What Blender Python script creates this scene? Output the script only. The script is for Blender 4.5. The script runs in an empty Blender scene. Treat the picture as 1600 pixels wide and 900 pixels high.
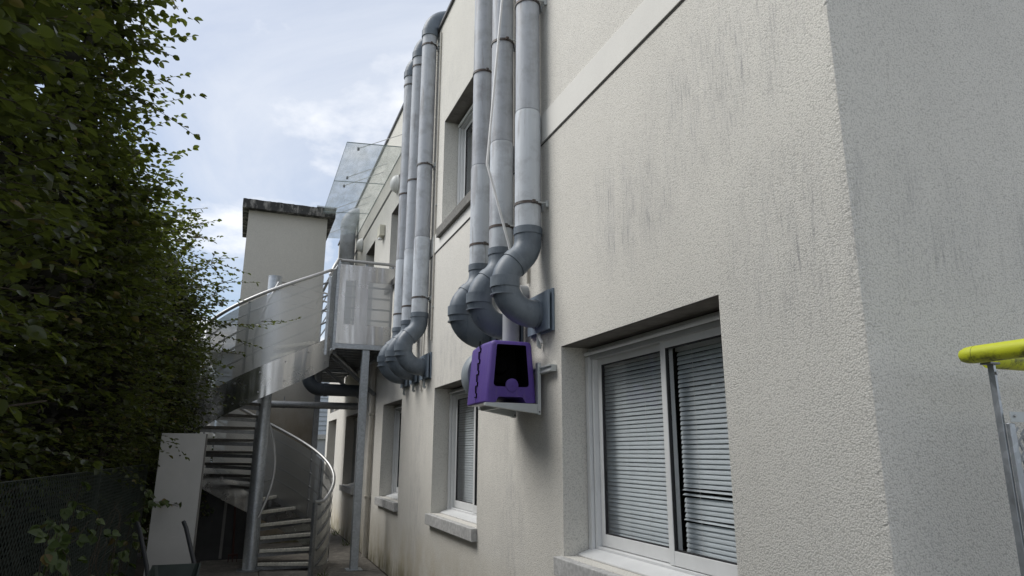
import bpy, math, random
import numpy as np
from mathutils import Vector, Matrix, Euler

random.seed(7)
rng = np.random.default_rng(7)
PI = math.pi
R = math.radians
S = bpy.context.scene
COL = S.collection

# ------------------------------------------------------------------ camera
cam_d = bpy.data.cameras.new("camera")
cam = bpy.data.objects.new("camera", cam_d)
COL.objects.link(cam)
EYE = Vector((0, 0, 1.6))
rt = Vector((0.93236, -0.36151, 0.00446)).normalized()
fw = Vector((0.35027, 0.90630, 0.23649)).normalized()
up = rt.cross(fw).normalized()
rt = fw.cross(up).normalized()
M = Matrix(((rt.x, up.x, -fw.x, 0), (rt.y, up.y, -fw.y, 0), (rt.z, up.z, -fw.z, 1.6), (0, 0, 0, 1)))
cam.matrix_world = M
cam_d.sensor_width = 36
cam_d.lens = 36 * 1060 / 1600
cam_d.clip_start = 0.02
cam_d.clip_end = 3000
S.camera = cam

# ------------------------------------------------------------------ world, sun, exposure
SUN_EL, SUN_AZ = 50.0, -62.0            # azimuth measured from +Y towards +X
W = bpy.data.worlds.new("World")
S.world = W
W.use_nodes = True
wt = W.node_tree
for n in list(wt.nodes):
    wt.nodes.remove(n)
wo = wt.nodes.new("ShaderNodeOutputWorld")
wb = wt.nodes.new("ShaderNodeBackground")
wb.inputs[1].default_value = 0.10
sky = wt.nodes.new("ShaderNodeTexSky")
sky.sky_type = 'NISHITA'
sky.sun_disc = False
sky.sun_elevation = R(SUN_EL)
sky.sun_rotation = R(SUN_AZ)
sky.air_density = 1.0
sky.dust_density = 2.0
sky.ozone_density = 1.0
tc = wt.nodes.new("ShaderNodeTexCoord")
sp = wt.nodes.new("ShaderNodeSeparateXYZ")
wt.links.new(tc.outputs["Generated"], sp.inputs[0])
def wmath(op, a, b=None, clamp=False):
    n = wt.nodes.new("ShaderNodeMath"); n.operation = op; n.use_clamp = clamp
    for i, v in enumerate((a, b)):
        if v is None: continue
        if isinstance(v, (int, float)): n.inputs[i].default_value = v
        else: wt.links.new(v, n.inputs[i])
    return n.outputs[0]
den = wmath('ADD', wmath('MAXIMUM', sp.outputs[2], 0.0), 0.16)
px_ = wmath('DIVIDE', sp.outputs[0], den)
py_ = wmath('DIVIDE', sp.outputs[1], den)
cmb = wt.nodes.new("ShaderNodeCombineXYZ")
wt.links.new(px_, cmb.inputs[0]); wt.links.new(py_, cmb.inputs[1])
def wnoise(scale, detail, rough, dist, off):
    mp = wt.nodes.new("ShaderNodeMapping")
    mp.inputs["Location"].default_value = off
    mp.inputs["Scale"].default_value = (1.0, 0.75, 1.0)
    wt.links.new(cmb.outputs[0], mp.inputs[0])
    n = wt.nodes.new("ShaderNodeTexNoise")
    n.inputs["Scale"].default_value = scale
    n.inputs["Detail"].default_value = detail
    n.inputs["Roughness"].default_value = rough
    n.inputs["Distortion"].default_value = dist
    wt.links.new(mp.outputs[0], n.inputs["Vector"])
    return n.outputs["Fac"]
def wramp(fac, stops):
    n = wt.nodes.new("ShaderNodeValToRGB")
    cr = n.color_ramp
    while len(cr.elements) > 1: cr.elements.remove(cr.elements[-1])
    cr.elements[0].position, cr.elements[0].color = stops[0][0], stops[0][1]
    for p, c in stops[1:]:
        e = cr.elements.new(p); e.color = c
    wt.links.new(fac, n.inputs[0])
    return n.outputs[0]
veil = wramp(wnoise(0.9, 8, 0.6, 0.6, (3.1, 1.7, 0)), [(0.36, (0.12,)*3+(1,)), (0.64, (0.85,)*3+(1,))])
puff = wramp(wnoise(1.7, 10, 0.58, 0.2, (0.13895060999999997, 0.25176486, 2.0)), [(0.49, (0,)*3+(1,)), (0.62, (1,)*3+(1,))])
def wmix(fac, a, b):
    n = wt.nodes.new("ShaderNodeMix"); n.data_type = 'RGBA'
    wt.links.new(fac, n.inputs[0])
    for s, v in ((6, a), (7, b)):
        if isinstance(v, tuple): n.inputs[s].default_value = v
        else: wt.links.new(v, n.inputs[s])
    return n.outputs[2]
c1 = wmix(veil, sky.outputs[0], (5.4, 5.75, 6.4, 1))
c2 = wmix(puff, c1, (7.6, 7.65, 7.8, 1))
wt.links.new(c2, wb.inputs[0])
wt.links.new(wb.outputs[0], wo.inputs[0])

sun_d = bpy.data.lights.new("sun", 'SUN')
sun_d.energy = 2.0
sun_d.angle = R(36)
sun_d.color = (1.0, 0.98, 0.945)
sun = bpy.data.objects.new("sun", sun_d)
COL.objects.link(sun)
sdir = Vector((math.sin(R(SUN_AZ)) * math.cos(R(SUN_EL)), math.cos(R(SUN_AZ)) * math.cos(R(SUN_EL)), math.sin(R(SUN_EL))))
sun.rotation_euler = sdir.to_track_quat('Z', 'Y').to_euler()
sun.location = (-5, 5, 20)

vs = S.view_settings
vs.view_transform = 'Standard'
vs.look = 'None'
vs.exposure = 0.60
vs.gamma = 1.0
try: S.render.film_transparent = False
except Exception: pass
S.cycles.max_bounces = 8
S.cycles.transparent_max_bounces = 24

# ------------------------------------------------------------------ materials
MATS = {}
class NT:
    def __init__(s, name):
        m = bpy.data.materials.new(name); m.use_nodes = True
        s.m = m; s.t = m.node_tree
        s.b = s.t.nodes.get("Principled BSDF"); s.out = s.t.nodes.get("Material Output")
        MATS[name] = m
        s._tc = None
    def n(s, typ, **kw):
        x = s.t.nodes.new(typ)
        for k, v in kw.items(): setattr(x, k, v)
        return x
    def link(s, a, b): s.t.links.new(a, b)
    def coord(s, kind="Object", scale=(1, 1, 1), loc=(0, 0, 0), rnd=False):
        if kind == "World":
            o = s.n("ShaderNodeNewGeometry").outputs["Position"]
        else:
            o = s.n("ShaderNodeTexCoord").outputs[kind]
        if rnd:
            oi = s.n("ShaderNodeObjectInfo")
            a = s.n("ShaderNodeVectorMath", operation='SCALE')
            a.inputs[0].default_value = (13.1, 7.7, 3.3)
            s.link(oi.outputs["Random"], a.inputs["Scale"])
            b = s.n("ShaderNodeVectorMath", operation='ADD')
            s.link(o, b.inputs[0]); s.link(a.outputs[0], b.inputs[1]); o = b.outputs[0]
        mp = s.n("ShaderNodeMapping")
        mp.inputs["Scale"].default_value = scale
        mp.inputs["Location"].default_value = loc
        s.link(o, mp.inputs[0])
        return mp.outputs[0]
    def noise(s, vec, scale, detail=4, rough=0.55, dist=0.0):
        x = s.n("ShaderNodeTexNoise")
        x.inputs["Scale"].default_value = scale; x.inputs["Detail"].default_value = detail
        x.inputs["Roughness"].default_value = rough; x.inputs["Distortion"].default_value = dist
        s.link(vec, x.inputs["Vector"]); return x.outputs["Fac"]
    def voro(s, vec, scale, out="Distance"):
        x = s.n("ShaderNodeTexVoronoi"); x.inputs["Scale"].default_value = scale
        s.link(vec, x.inputs["Vector"]); return x.outputs[out]
    def ramp(s, fac, stops):
        x = s.n("ShaderNodeValToRGB"); cr = x.color_ramp
        while len(cr.elements) > 1: cr.elements.remove(cr.elements[-1])
        def c(v): return (v, v, v, 1) if isinstance(v, (int, float)) else tuple(v) + (1,)
        cr.elements[0].position = stops[0][0]; cr.elements[0].color = c(stops[0][1])
        for p, v in stops[1:]:
            e = cr.elements.new(p); e.color = c(v)
        s.link(fac, x.inputs[0]); return x.outputs[0]
    def mix(s, fac, a, b, mode='MIX'):
        x = s.n("ShaderNodeMix"); x.data_type = 'RGBA'; x.blend_type = mode
        if isinstance(fac, (int, float)): x.inputs[0].default_value = fac
        else: s.link(fac, x.inputs[0])
        for i, v in ((6, a), (7, b)):
            if isinstance(v, tuple): x.inputs[i].default_value = v if len(v) == 4 else v + (1,)
            else: s.link(v, x.inputs[i])
        return x.outputs[2]
    def math(s, op, a, b=None, clamp=False):
        x = s.n("ShaderNodeMath", operation=op); x.use_clamp = clamp
        for i, v in enumerate((a, b)):
            if v is None: continue
            if isinstance(v, (int, float)): x.inputs[i].default_value = v
            else: s.link(v, x.inputs[i])
        return x.outputs[0]
    def bump(s, h, dist=0.002, strength=1.0, chain=None):
        x = s.n("ShaderNodeBump"); x.inputs["Distance"].default_value = dist; x.inputs["Strength"].default_value = strength
        s.link(h, x.inputs["Height"])
        if chain is not None: s.link(chain, x.inputs["Normal"])
        return x.outputs[0]
    def sep(s, vec):
        x = s.n("ShaderNodeSeparateXYZ"); s.link(vec, x.inputs[0]); return x.outputs
    def set(s, color=None, rough=None, metal=None, normal=None, spec=None):
        for k, v in (("Base Color", color), ("Roughness", rough), ("Metallic", metal), ("Normal", normal), ("Specular IOR Level", spec)):
            if v is None: continue
            if isinstance(v, tuple): s.b.inputs[k].default_value = v if len(v) == 4 else v + (1,)
            elif isinstance(v, (int, float)): s.b.inputs[k].default_value = v
            else: s.link(v, s.b.inputs[k])
        return s.m

def mat_render(name, base, dirt=True, blotch=0.06, grain=1.0):
    t = NT(name)
    w = t.coord("World")
    big = t.noise(w, 0.55, 5, 0.6)
    mid = t.noise(w, 3.5, 5, 0.6)
    col = t.mix(t.ramp(big, [(0.3, 0.0), (0.7, 1.0)]), tuple(c * (1 - blotch) for c in base), tuple(min(1, c * (1 + blotch)) for c in base))
    col = t.mix(t.ramp(mid, [(0.35, 0.0), (0.75, 0.35)]), col, tuple(c * 0.88 for c in base))
    wob = t.n("ShaderNodeVectorMath", operation='ADD')
    wn_ = t.n("ShaderNodeTexNoise"); wn_.inputs["Scale"].default_value = 70; wn_.inputs["Detail"].default_value = 2
    t.link(w, wn_.inputs["Vector"])
    ws_ = t.n("ShaderNodeVectorMath", operation='SCALE'); ws_.inputs["Scale"].default_value = 0.010
    t.link(wn_.outputs["Color"], ws_.inputs[0]); t.link(w, wob.inputs[0]); t.link(ws_.outputs[0], wob.inputs[1])
    peb = t.voro(wob.outputs[0], 135)
    pit = t.math('SUBTRACT', 1.0, peb)
    spk = t.noise(w, 230, 2, 0.6)
    pitm = t.math('MULTIPLY', t.ramp(peb, [(0.48, 0.0), (0.72, 1.0)]), t.ramp(spk, [(0.38, 0.15), (0.60, 1.0)]))
    col = t.mix(t.math('MULTIPLY', pitm, 0.60 if dirt else 0.1), col, tuple(c * 0.40 for c in base))
    if dirt:
        xyz = t.sep(w)
        # short rain streaks, gathered in patches of their own
        dash = t.noise(t.coord("World", scale=(70, 70, 6.5)), 1.0, 4, 0.62)
        soft = t.noise(t.coord("World", scale=(9, 9, 2.2), loc=(5, 2, 0)), 1.0, 5, 0.65)
        patch = t.noise(t.coord("World", scale=(0.9, 0.9, 0.7), loc=(0.35, 0.9, 0.2)), 1.0, 3, 0.55)
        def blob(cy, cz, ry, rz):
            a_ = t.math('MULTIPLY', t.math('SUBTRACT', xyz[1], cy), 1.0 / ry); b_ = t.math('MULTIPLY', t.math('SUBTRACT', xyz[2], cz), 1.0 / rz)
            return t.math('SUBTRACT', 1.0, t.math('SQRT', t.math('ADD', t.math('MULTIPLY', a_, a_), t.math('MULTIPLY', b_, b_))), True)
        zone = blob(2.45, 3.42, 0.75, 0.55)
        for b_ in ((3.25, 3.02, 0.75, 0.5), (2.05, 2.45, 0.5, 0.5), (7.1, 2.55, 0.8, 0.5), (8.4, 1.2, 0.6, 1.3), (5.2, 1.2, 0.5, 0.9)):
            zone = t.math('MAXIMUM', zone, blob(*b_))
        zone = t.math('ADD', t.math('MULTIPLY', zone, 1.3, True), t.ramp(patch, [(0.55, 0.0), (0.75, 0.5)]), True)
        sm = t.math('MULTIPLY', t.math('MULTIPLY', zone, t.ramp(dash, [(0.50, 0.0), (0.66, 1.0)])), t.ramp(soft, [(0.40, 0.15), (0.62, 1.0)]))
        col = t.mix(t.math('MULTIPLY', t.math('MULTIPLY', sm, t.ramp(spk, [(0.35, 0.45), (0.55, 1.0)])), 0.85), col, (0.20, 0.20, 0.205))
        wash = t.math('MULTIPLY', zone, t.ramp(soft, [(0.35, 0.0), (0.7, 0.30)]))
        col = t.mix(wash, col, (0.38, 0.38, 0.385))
        # splash zone and lichen near the ground
        lowz = t.math('SUBTRACT', 1.0, t.math('MULTIPLY', xyz[2], 1.25), True)
        ln = t.noise(t.coord("World", scale=(1.6, 1.6, 0.9)), 2.2, 5, 0.65)
        lm = t.math('MULTIPLY', lowz, t.ramp(ln, [(0.35, 0.15), (0.7, 1.0)]))
        col = t.mix(lm, col, (0.40, 0.33, 0.19))
        gl = t.math('SUBTRACT', 1.0, t.math('MULTIPLY', xyz[2], 3.6), True)
        if dirt == 'tower':
            tz_ = t.math('MULTIPLY', t.math('SUBTRACT', 3.1, xyz[2]), 0.9, True)
            col = t.mix(t.math('MULTIPLY', tz_, t.ramp(ln, [(0.3, 0.65), (0.7, 0.95)])), col, (0.20, 0.165, 0.115))
        col = t.mix(t.math('MULTIPLY', gl, t.ramp(ln, [(0.4, 0.1), (0.65, 0.9)])), col, (0.10, 0.105, 0.06))
    g1 = t.noise(w, 260, 2, 0.55)
    g2 = t.voro(w, 185)
    g3 = t.noise(w, 22, 3, 0.5)
    h = t.math('ADD', t.math('MULTIPLY', g1, 0.6), t.math('MULTIPLY', g2, 0.3))
    h = t.math('ADD', h, t.math('MULTIPLY', pit, 1.1))
    nb = t.bump(h, 0.0022 * grain, 0.8)
    return t.set(col, 0.92, 0, nb, 0.2)

WALL = (0.678, 0.660, 0.608)
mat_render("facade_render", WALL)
mat_render("tower_render", (0.575, 0.555, 0.505), 'tower', 0.05, 0.5)
mat_render("smooth_band", (0.71, 0.70, 0.66), False, 0.03, 0.12)

def mat_concrete(name, base, var=0.3, black=0.0):
    t = NT(name); w = t.coord("World")
    a = t.noise(w, 2.2, 6, 0.65); b = t.noise(w, 30, 5, 0.6)
    col = t.mix(t.ramp(a, [(0.3, 0.0), (0.7, 1.0)]), tuple(c * (1 - var) for c in base), tuple(c * (1 + var * 0.5) for c in base))
    col = t.mix(t.ramp(b, [(0.42, 0.5), (0.6, 0.0)]), col, tuple(c * 0.55 for c in base))
    if black:
        k = t.noise(t.coord("World", scale=(3, 3, 1.2)), 2.6, 7, 0.7)
        col = t.mix(t.ramp(k, [(0.40, 0.0), (0.52, black)]), col, (0.035, 0.036, 0.036))
    return t.set(col, 0.9, 0, t.bump(t.noise(w, 60, 5, 0.65), 0.003, 0.8), 0.25)
mat_concrete("sill_concrete", (0.52, 0.52, 0.51), 0.14)
mat_concrete("cap_concrete", (0.30, 0.29, 0.27), 0.3, 0.93)
mat_concrete("path_concrete", (0.27, 0.25, 0.22), 0.35, 0.35)
mat_concrete("bounce_concrete", (0.40, 0.385, 0.355), 0.2, 0.1)
mat_concrete("upper_sill", (0.22, 0.215, 0.20), 0.3)

def mat_pvc(name, base, pale, amount, rough=0.5):
    t = NT(name)
    o = t.coord("Object", rnd=True)
    n1 = t.noise(t.coord("Object", scale=(7, 7, 0.7), rnd=True), 1.6, 6, 0.65)
    n2 = t.noise(o, 5, 5, 0.65); n3 = t.noise(t.coord("Object", scale=(26, 26, 1.5), rnd=True), 1.8, 4, 0.6)
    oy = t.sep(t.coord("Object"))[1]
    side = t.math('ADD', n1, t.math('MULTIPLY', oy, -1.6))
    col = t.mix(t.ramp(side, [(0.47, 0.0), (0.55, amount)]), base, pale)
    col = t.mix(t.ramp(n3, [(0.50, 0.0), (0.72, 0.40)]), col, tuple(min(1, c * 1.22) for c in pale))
    col = t.mix(t.ramp(n2, [(0.36, 0.45), (0.52, 0.0)]), col, tuple(c * 0.7 for c in base))
    rg = t.ramp(n2, [(0.3, rough - 0.1), (0.7, rough + 0.14)])
    return t.set(col, rg, 0, t.bump(t.noise(o, 40, 3, 0.5), 0.0008, 0.5), 0.35)
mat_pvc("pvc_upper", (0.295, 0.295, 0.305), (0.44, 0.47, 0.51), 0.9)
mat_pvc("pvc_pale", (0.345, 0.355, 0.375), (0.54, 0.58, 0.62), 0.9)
mat_pvc("pvc_elbow", (0.098, 0.122, 0.150), (0.150, 0.178, 0.208), 0.8, 0.45)
mat_pvc("pvc_plate", (0.15, 0.19, 0.235), (0.19, 0.235, 0.285), 0.8, 0.45)
mat_pvc("pvc_dark", (0.045, 0.052, 0.062), (0.06, 0.07, 0.08), 0.6, 0.42)
t = NT("clamp_metal"); o = t.coord("Object", rnd=True)
cn = t.noise(o, 16, 5, 0.7)
t.set(t.mix(t.ramp(cn, [(0.40, 0.0), (0.60, 1.0)]), (0.115, 0.112, 0.11), (0.09, 0.068, 0.058)), 0.6, 0.5)

def mat_galv(name, base, metal=0.85, rough=0.42, spangle=True):
    t = NT(name); o = t.coord("World")
    v = t.voro(o, 46, "Color")
    n = t.noise(o, 4, 5, 0.6); n2 = t.noise(o, 26, 4, 0.6)
    vs_ = t.sep(v)[0]
    col = t.mix(vs_, tuple(c * 0.86 for c in base), tuple(min(1, c * 1.12) for c in base)) if spangle else t.mix(n, base, base)
    col = t.mix(t.ramp(n, [(0.4, 0.0), (0.7, 0.55)]), col, tuple(c * 0.7 for c in base))
    rg = t.ramp(n2, [(0.3, rough - 0.08), (0.7, rough + 0.14)])
    return t.set(col, rg, metal, t.bump(n2, 0.0006, 0.4))
mat_galv("galvanised", (0.46, 0.49, 0.52))
mat_galv("galv_dark", (0.27, 0.28, 0.29), 0.8, 0.5)
mat_galv("bracket_grey", (0.50, 0.53, 0.53), 0.35, 0.5, False)
t = NT("stainless"); o = t.coord("World")
n = t.noise(t.coord("World", scale=(3.2, 3.2, 0.35)), 1.6, 2, 0.45); n2 = t.noise(o, 5.0, 4, 0.6)
t.set(t.mix(n2, (0.54, 0.545, 0.55), (0.60, 0.60, 0.595)), t.ramp(n2, [(0.3, 0.22), (0.7, 0.29)]), 1.0, t.bump(n, 0.03, 0.5))
t = NT("rail_steel"); o = t.coord("World")
t.set(t.mix(t.noise(o, 9, 4, 0.6), (0.40, 0.40, 0.395), (0.52, 0.52, 0.515)), 0.55, 1.0)

# perforated sheet: UV in metres, round holes on a staggered grid; solid outside the perforated zones
def mat_perf(name, base, pitch=0.016, hole=0.235):
    t = NT(name)
    uv = t.n("ShaderNodeUVMap").outputs[0]
    xyz = t.sep(uv)
    u = t.math('DIVIDE', xyz[0], pitch); v = t.math('DIVIDE', xyz[1], pitch)
    row = t.math('FLOOR', v)
    u = t.math('ADD', u, t.math('MULTIPLY', t.math('MODULO', row, 2.0), 0.5))
    fu = t.math('SUBTRACT', t.math('FRACT', u), 0.5); fv = t.math('SUBTRACT', t.math('FRACT', v), 0.5)
    d = t.math('SQRT', t.math('ADD', t.math('MULTIPLY', fu, fu), t.math('MULTIPLY', fv, fv)))
    hm = t.math('LESS_THAN', d, hole)
    w = t.coord("World")
    n = t.noise(w, 3, 4, 0.6)
    t.set(t.mix(n, tuple(c * 0.85 for c in base), base), 0.38, 0.9)
    tr = t.n("ShaderNodeBsdfTransparent")
    mx = t.n("ShaderNodeMixShader")
    t.link(hm, mx.inputs[0]); t.link(t.b.outputs[0], mx.inputs[1]); t.link(tr.outputs[0], mx.inputs[2])
    t.link(mx.outputs[0], t.out.inputs[0])
    return t.m
mat_perf("perforated", (0.54, 0.55, 0.55))

def mat_plain(name, col, rough=0.5, metal=0.0, var=0.12, scale=6, bump=0.0, spec=0.4):
    t = NT(name); o = t.coord("World")
    n = t.noise(o, scale, 5, 0.65)
    c = t.mix(t.ramp(n, [(0.3, 0.0), (0.7, 1.0)]), tuple(x * (1 - var) for x in col), tuple(min(1, x * (1 + var)) for x in col))
    nb = t.bump(t.noise(o, scale * 12, 3, 0.6), bump, 0.6) if bump else None
    return t.set(c, rough, metal, nb, spec)
mat_plain("white_aluminium", (0.66, 0.67, 0.67), 0.38, 0.0, 0.05)
mat_plain("frame_grey", (0.36, 0.37, 0.37), 0.4, 0.0, 0.06)
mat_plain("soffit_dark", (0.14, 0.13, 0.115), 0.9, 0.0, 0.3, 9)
mat_plain("seal_black", (0.02, 0.02, 0.022), 0.6)
mat_plain("coping_dark", (0.10, 0.10, 0.105), 0.5, 0.3)
mat_plain("groove_dark", (0.07, 0.068, 0.064), 0.9)
mat_plain("slat_paint", (0.71, 0.765, 0.785), 0.45, 0.0, 0.05, 5)
mat_plain("curtain_cloth", (0.68, 0.71, 0.70), 0.9, 0.0, 0.06)
mat_plain("interior_dark", (0.05, 0.05, 0.05), 0.9)
t = NT("purple_plastic"); o = t.coord("World")
pn_ = t.noise(o, 7, 6, 0.7); pn2 = t.noise(t.coord("World", scale=(20, 20, 2)), 2, 5, 0.65)
pc_ = t.mix(t.ramp(pn_, [(0.35, 0.0), (0.7, 0.5)]), (0.078, 0.042, 0.235), (0.105, 0.066, 0.27))
pc_ = t.mix(t.ramp(pn2, [(0.52, 0.0), (0.70, 0.35)]), pc_, (0.16, 0.13, 0.22))
pc_ = t.mix(t.ramp(t.noise(o, 45, 4, 0.7), [(0.30, 0.5), (0.42, 0.0)]), pc_, (0.045, 0.028, 0.085))
t.set(pc_, t.ramp(pn_, [(0.3, 0.42), (0.7, 0.62)]), 0, t.bump(t.noise(o, 180, 3, 0.6), 0.0006, 0.6), 0.35)
mat_plain("black_plastic", (0.002, 0.002, 0.0025), 0.85, 0.0, 0.12, 6, 0.0, 0.1)
mat_plain("fan_grey", (0.21, 0.24, 0.265), 0.5, 0.0, 0.12, 8)
mat_plain("outlet_grey", (0.36, 0.38, 0.40), 0.5, 0.0, 0.1, 8)
mat_plain("white_plastic", (0.70, 0.71, 0.70), 0.4, 0.0, 0.04)
mat_plain("lamp_white", (0.72, 0.72, 0.70), 0.35, 0.0, 0.04)
mat_plain("cream_box", (0.62, 0.60, 0.50), 0.5)
mat_plain("board_white", (0.44, 0.44, 0.43), 0.5, 0.0, 0.06, 3)
mat_plain("board_edge", (0.16, 0.155, 0.145), 0.7)
mat_plain("backing_dark", (0.035, 0.035, 0.035), 0.7, 0.0, 0.25)
mat_plain("tub_green", (0.016, 0.027, 0.022), 0.55, 0.0, 0.3, 5)
mat_plain("handle_black", (0.03, 0.032, 0.036), 0.5)
mat_plain("rust_red", (0.05, 0.016, 0.012), 0.7)
mat_plain("fence_green", (0.034, 0.044, 0.036), 0.5)
mat_plain("bark", (0.055, 0.045, 0.035), 0.9, 0.0, 0.35, 14, 0.004)
mat_plain("twig", (0.050, 0.040, 0.028), 0.85)
mat_plain("tube_white", (0.74, 0.74, 0.73), 0.5)
mat_plain("cable_grey", (0.45, 0.44, 0.41), 0.6)
mat_plain("downpipe_beige", (0.50, 0.475, 0.42), 0.6, 0.0, 0.12)
mat_plain("siding_blue", (0.42, 0.47, 0.53), 0.6, 0.0, 0.04, 2)
mat_plain("siding_base", (0.36, 0.38, 0.41), 0.8, 0.0, 0.06)
mat_plain("siding_roof", (0.12, 0.12, 0.13), 0.7)
mat_plain("soil", (0.045, 0.036, 0.026), 0.95, 0.0, 0.4, 9, 0.02)
mat_plain("grass_ground", (0.06, 0.075, 0.03), 0.95, 0.0, 0.3, 2, 0.02)
mat_plain("tread_steel", (0.085, 0.082, 0.075), 0.6, 0.35, 0.3, 14, 0.002)
mat_plain("tread_nose", (0.55, 0.535, 0.47), 0.55, 0.2, 0.25, 22)
mat_plain("bolt_steel", (0.42, 0.42, 0.42), 0.4, 0.9)

t = NT("yellow_foam"); o = t.coord("World")
yn = t.noise(t.coord("World", scale=(1, 0.7, 1)), 24, 6, 0.72)
yz = t.sep(o)[2]
ym = t.math('MULTIPLY', t.ramp(yn, [(0.46, 0.0), (0.60, 0.85)]), t.ramp(t.math('MULTIPLY', t.math('SUBTRACT', 1.918, yz), 30.0), [(0.25, 0.03), (0.8, 1.0)]))
t.set(t.mix(ym, (0.52, 0.56, 0.020), (0.07, 0.07, 0.02)), 0.55, 0, t.bump(yn, 0.0015, 0.6))

def mat_glass(name, tint, extra=0.0):
    t = NT(name)
    tr = t.n("ShaderNodeBsdfTransparent"); tr.inputs[0].default_value = tint + (1,)
    gl = t.n("ShaderNodeBsdfGlossy"); gl.inputs["Roughness"].default_value = 0.015
    fr = t.n("ShaderNodeLayerWeight")
    f = t.math('ADD', t.math('MULTIPLY', t.math('POWER', fr.outputs["Facing"], 5.0), 0.75), 0.035 + extra, True)
    mx = t.n("ShaderNodeMixShader")
    t.link(f, mx.inputs[0]); t.link(tr.outputs[0], mx.inputs[1]); t.link(gl.outputs[0], mx.inputs[2])
    t.link(mx.outputs[0], t.out.inputs[0])
    return t.m
mat_glass("window_glass", (0.95, 0.955, 0.96), 0.02)
# canopy glass: slightly green, with a film of dust
t = NT("canopy_glass")
tr = t.n("ShaderNodeBsdfTransparent"); tr.inputs[0].default_value = (0.97, 0.98, 0.98, 1)
w = t.coord("World", scale=(1.0, 0.35, 1.0))
dn = t.noise(w, 7, 6, 0.7)
t.set((0.62, 0.68, 0.68), 0.25, 0)
fr = t.n("ShaderNodeLayerWeight")
f = t.math('ADD', t.math('MULTIPLY', t.math('POWER', fr.outputs["Facing"], 5.0), 0.5), t.ramp(dn, [(0.35, 0.12), (0.75, 0.38)]), True)
mx = t.n("ShaderNodeMixShader")
t.link(f, mx.inputs[0]); t.link(tr.outputs[0], mx.inputs[1]); t.link(t.b.outputs[0], mx.inputs[2]); t.link(mx.outputs[0], t.out.inputs[0])
mat_plain("glass_edge", (0.20, 0.25, 0.25), 0.2)

def mat_leaf(name, c0, c1, trans):
    t = NT(name)
    g = t.n("ShaderNodeNewGeometry")
    rnd = g.outputs["Random Per Island"]
    oi = t.n("ShaderNodeObjectInfo").outputs["Random"]
    r_ = t.math('FRACT', t.math('ADD', rnd, oi))
    w = t.coord("World")
    n = t.noise(w, 1.4, 3, 0.6)
    f = t.math('ADD', t.math('MULTIPLY', r_, 0.6), t.math('MULTIPLY', n, 0.5), True)
    col = t.mix(f, c0, c1)
    col = t.mix(t.ramp(r_, [(0.955, 0.0), (0.97, 1.0)]), col, (0.12, 0.085, 0.03))
    t.set(col, 0.42, 0, None, 0.35)
    tl = t.n("ShaderNodeBsdfTranslucent")
    t.link(t.mix(0.55, col, trans), tl.inputs[0])
    mx = t.n("ShaderNodeMixShader"); mx.inputs[0].default_value = 0.27
    t.link(t.b.outputs[0], mx.inputs[1]); t.link(tl.outputs[0], mx.inputs[2]); t.link(mx.outputs[0], t.out.inputs[0])
    return t.m
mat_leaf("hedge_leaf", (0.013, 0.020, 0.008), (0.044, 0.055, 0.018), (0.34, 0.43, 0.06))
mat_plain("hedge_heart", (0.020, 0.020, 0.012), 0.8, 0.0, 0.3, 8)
mat_leaf("vine_leaf", (0.030, 0.050, 0.015), (0.075, 0.105, 0.030), (0.15, 0.22, 0.04))

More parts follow.
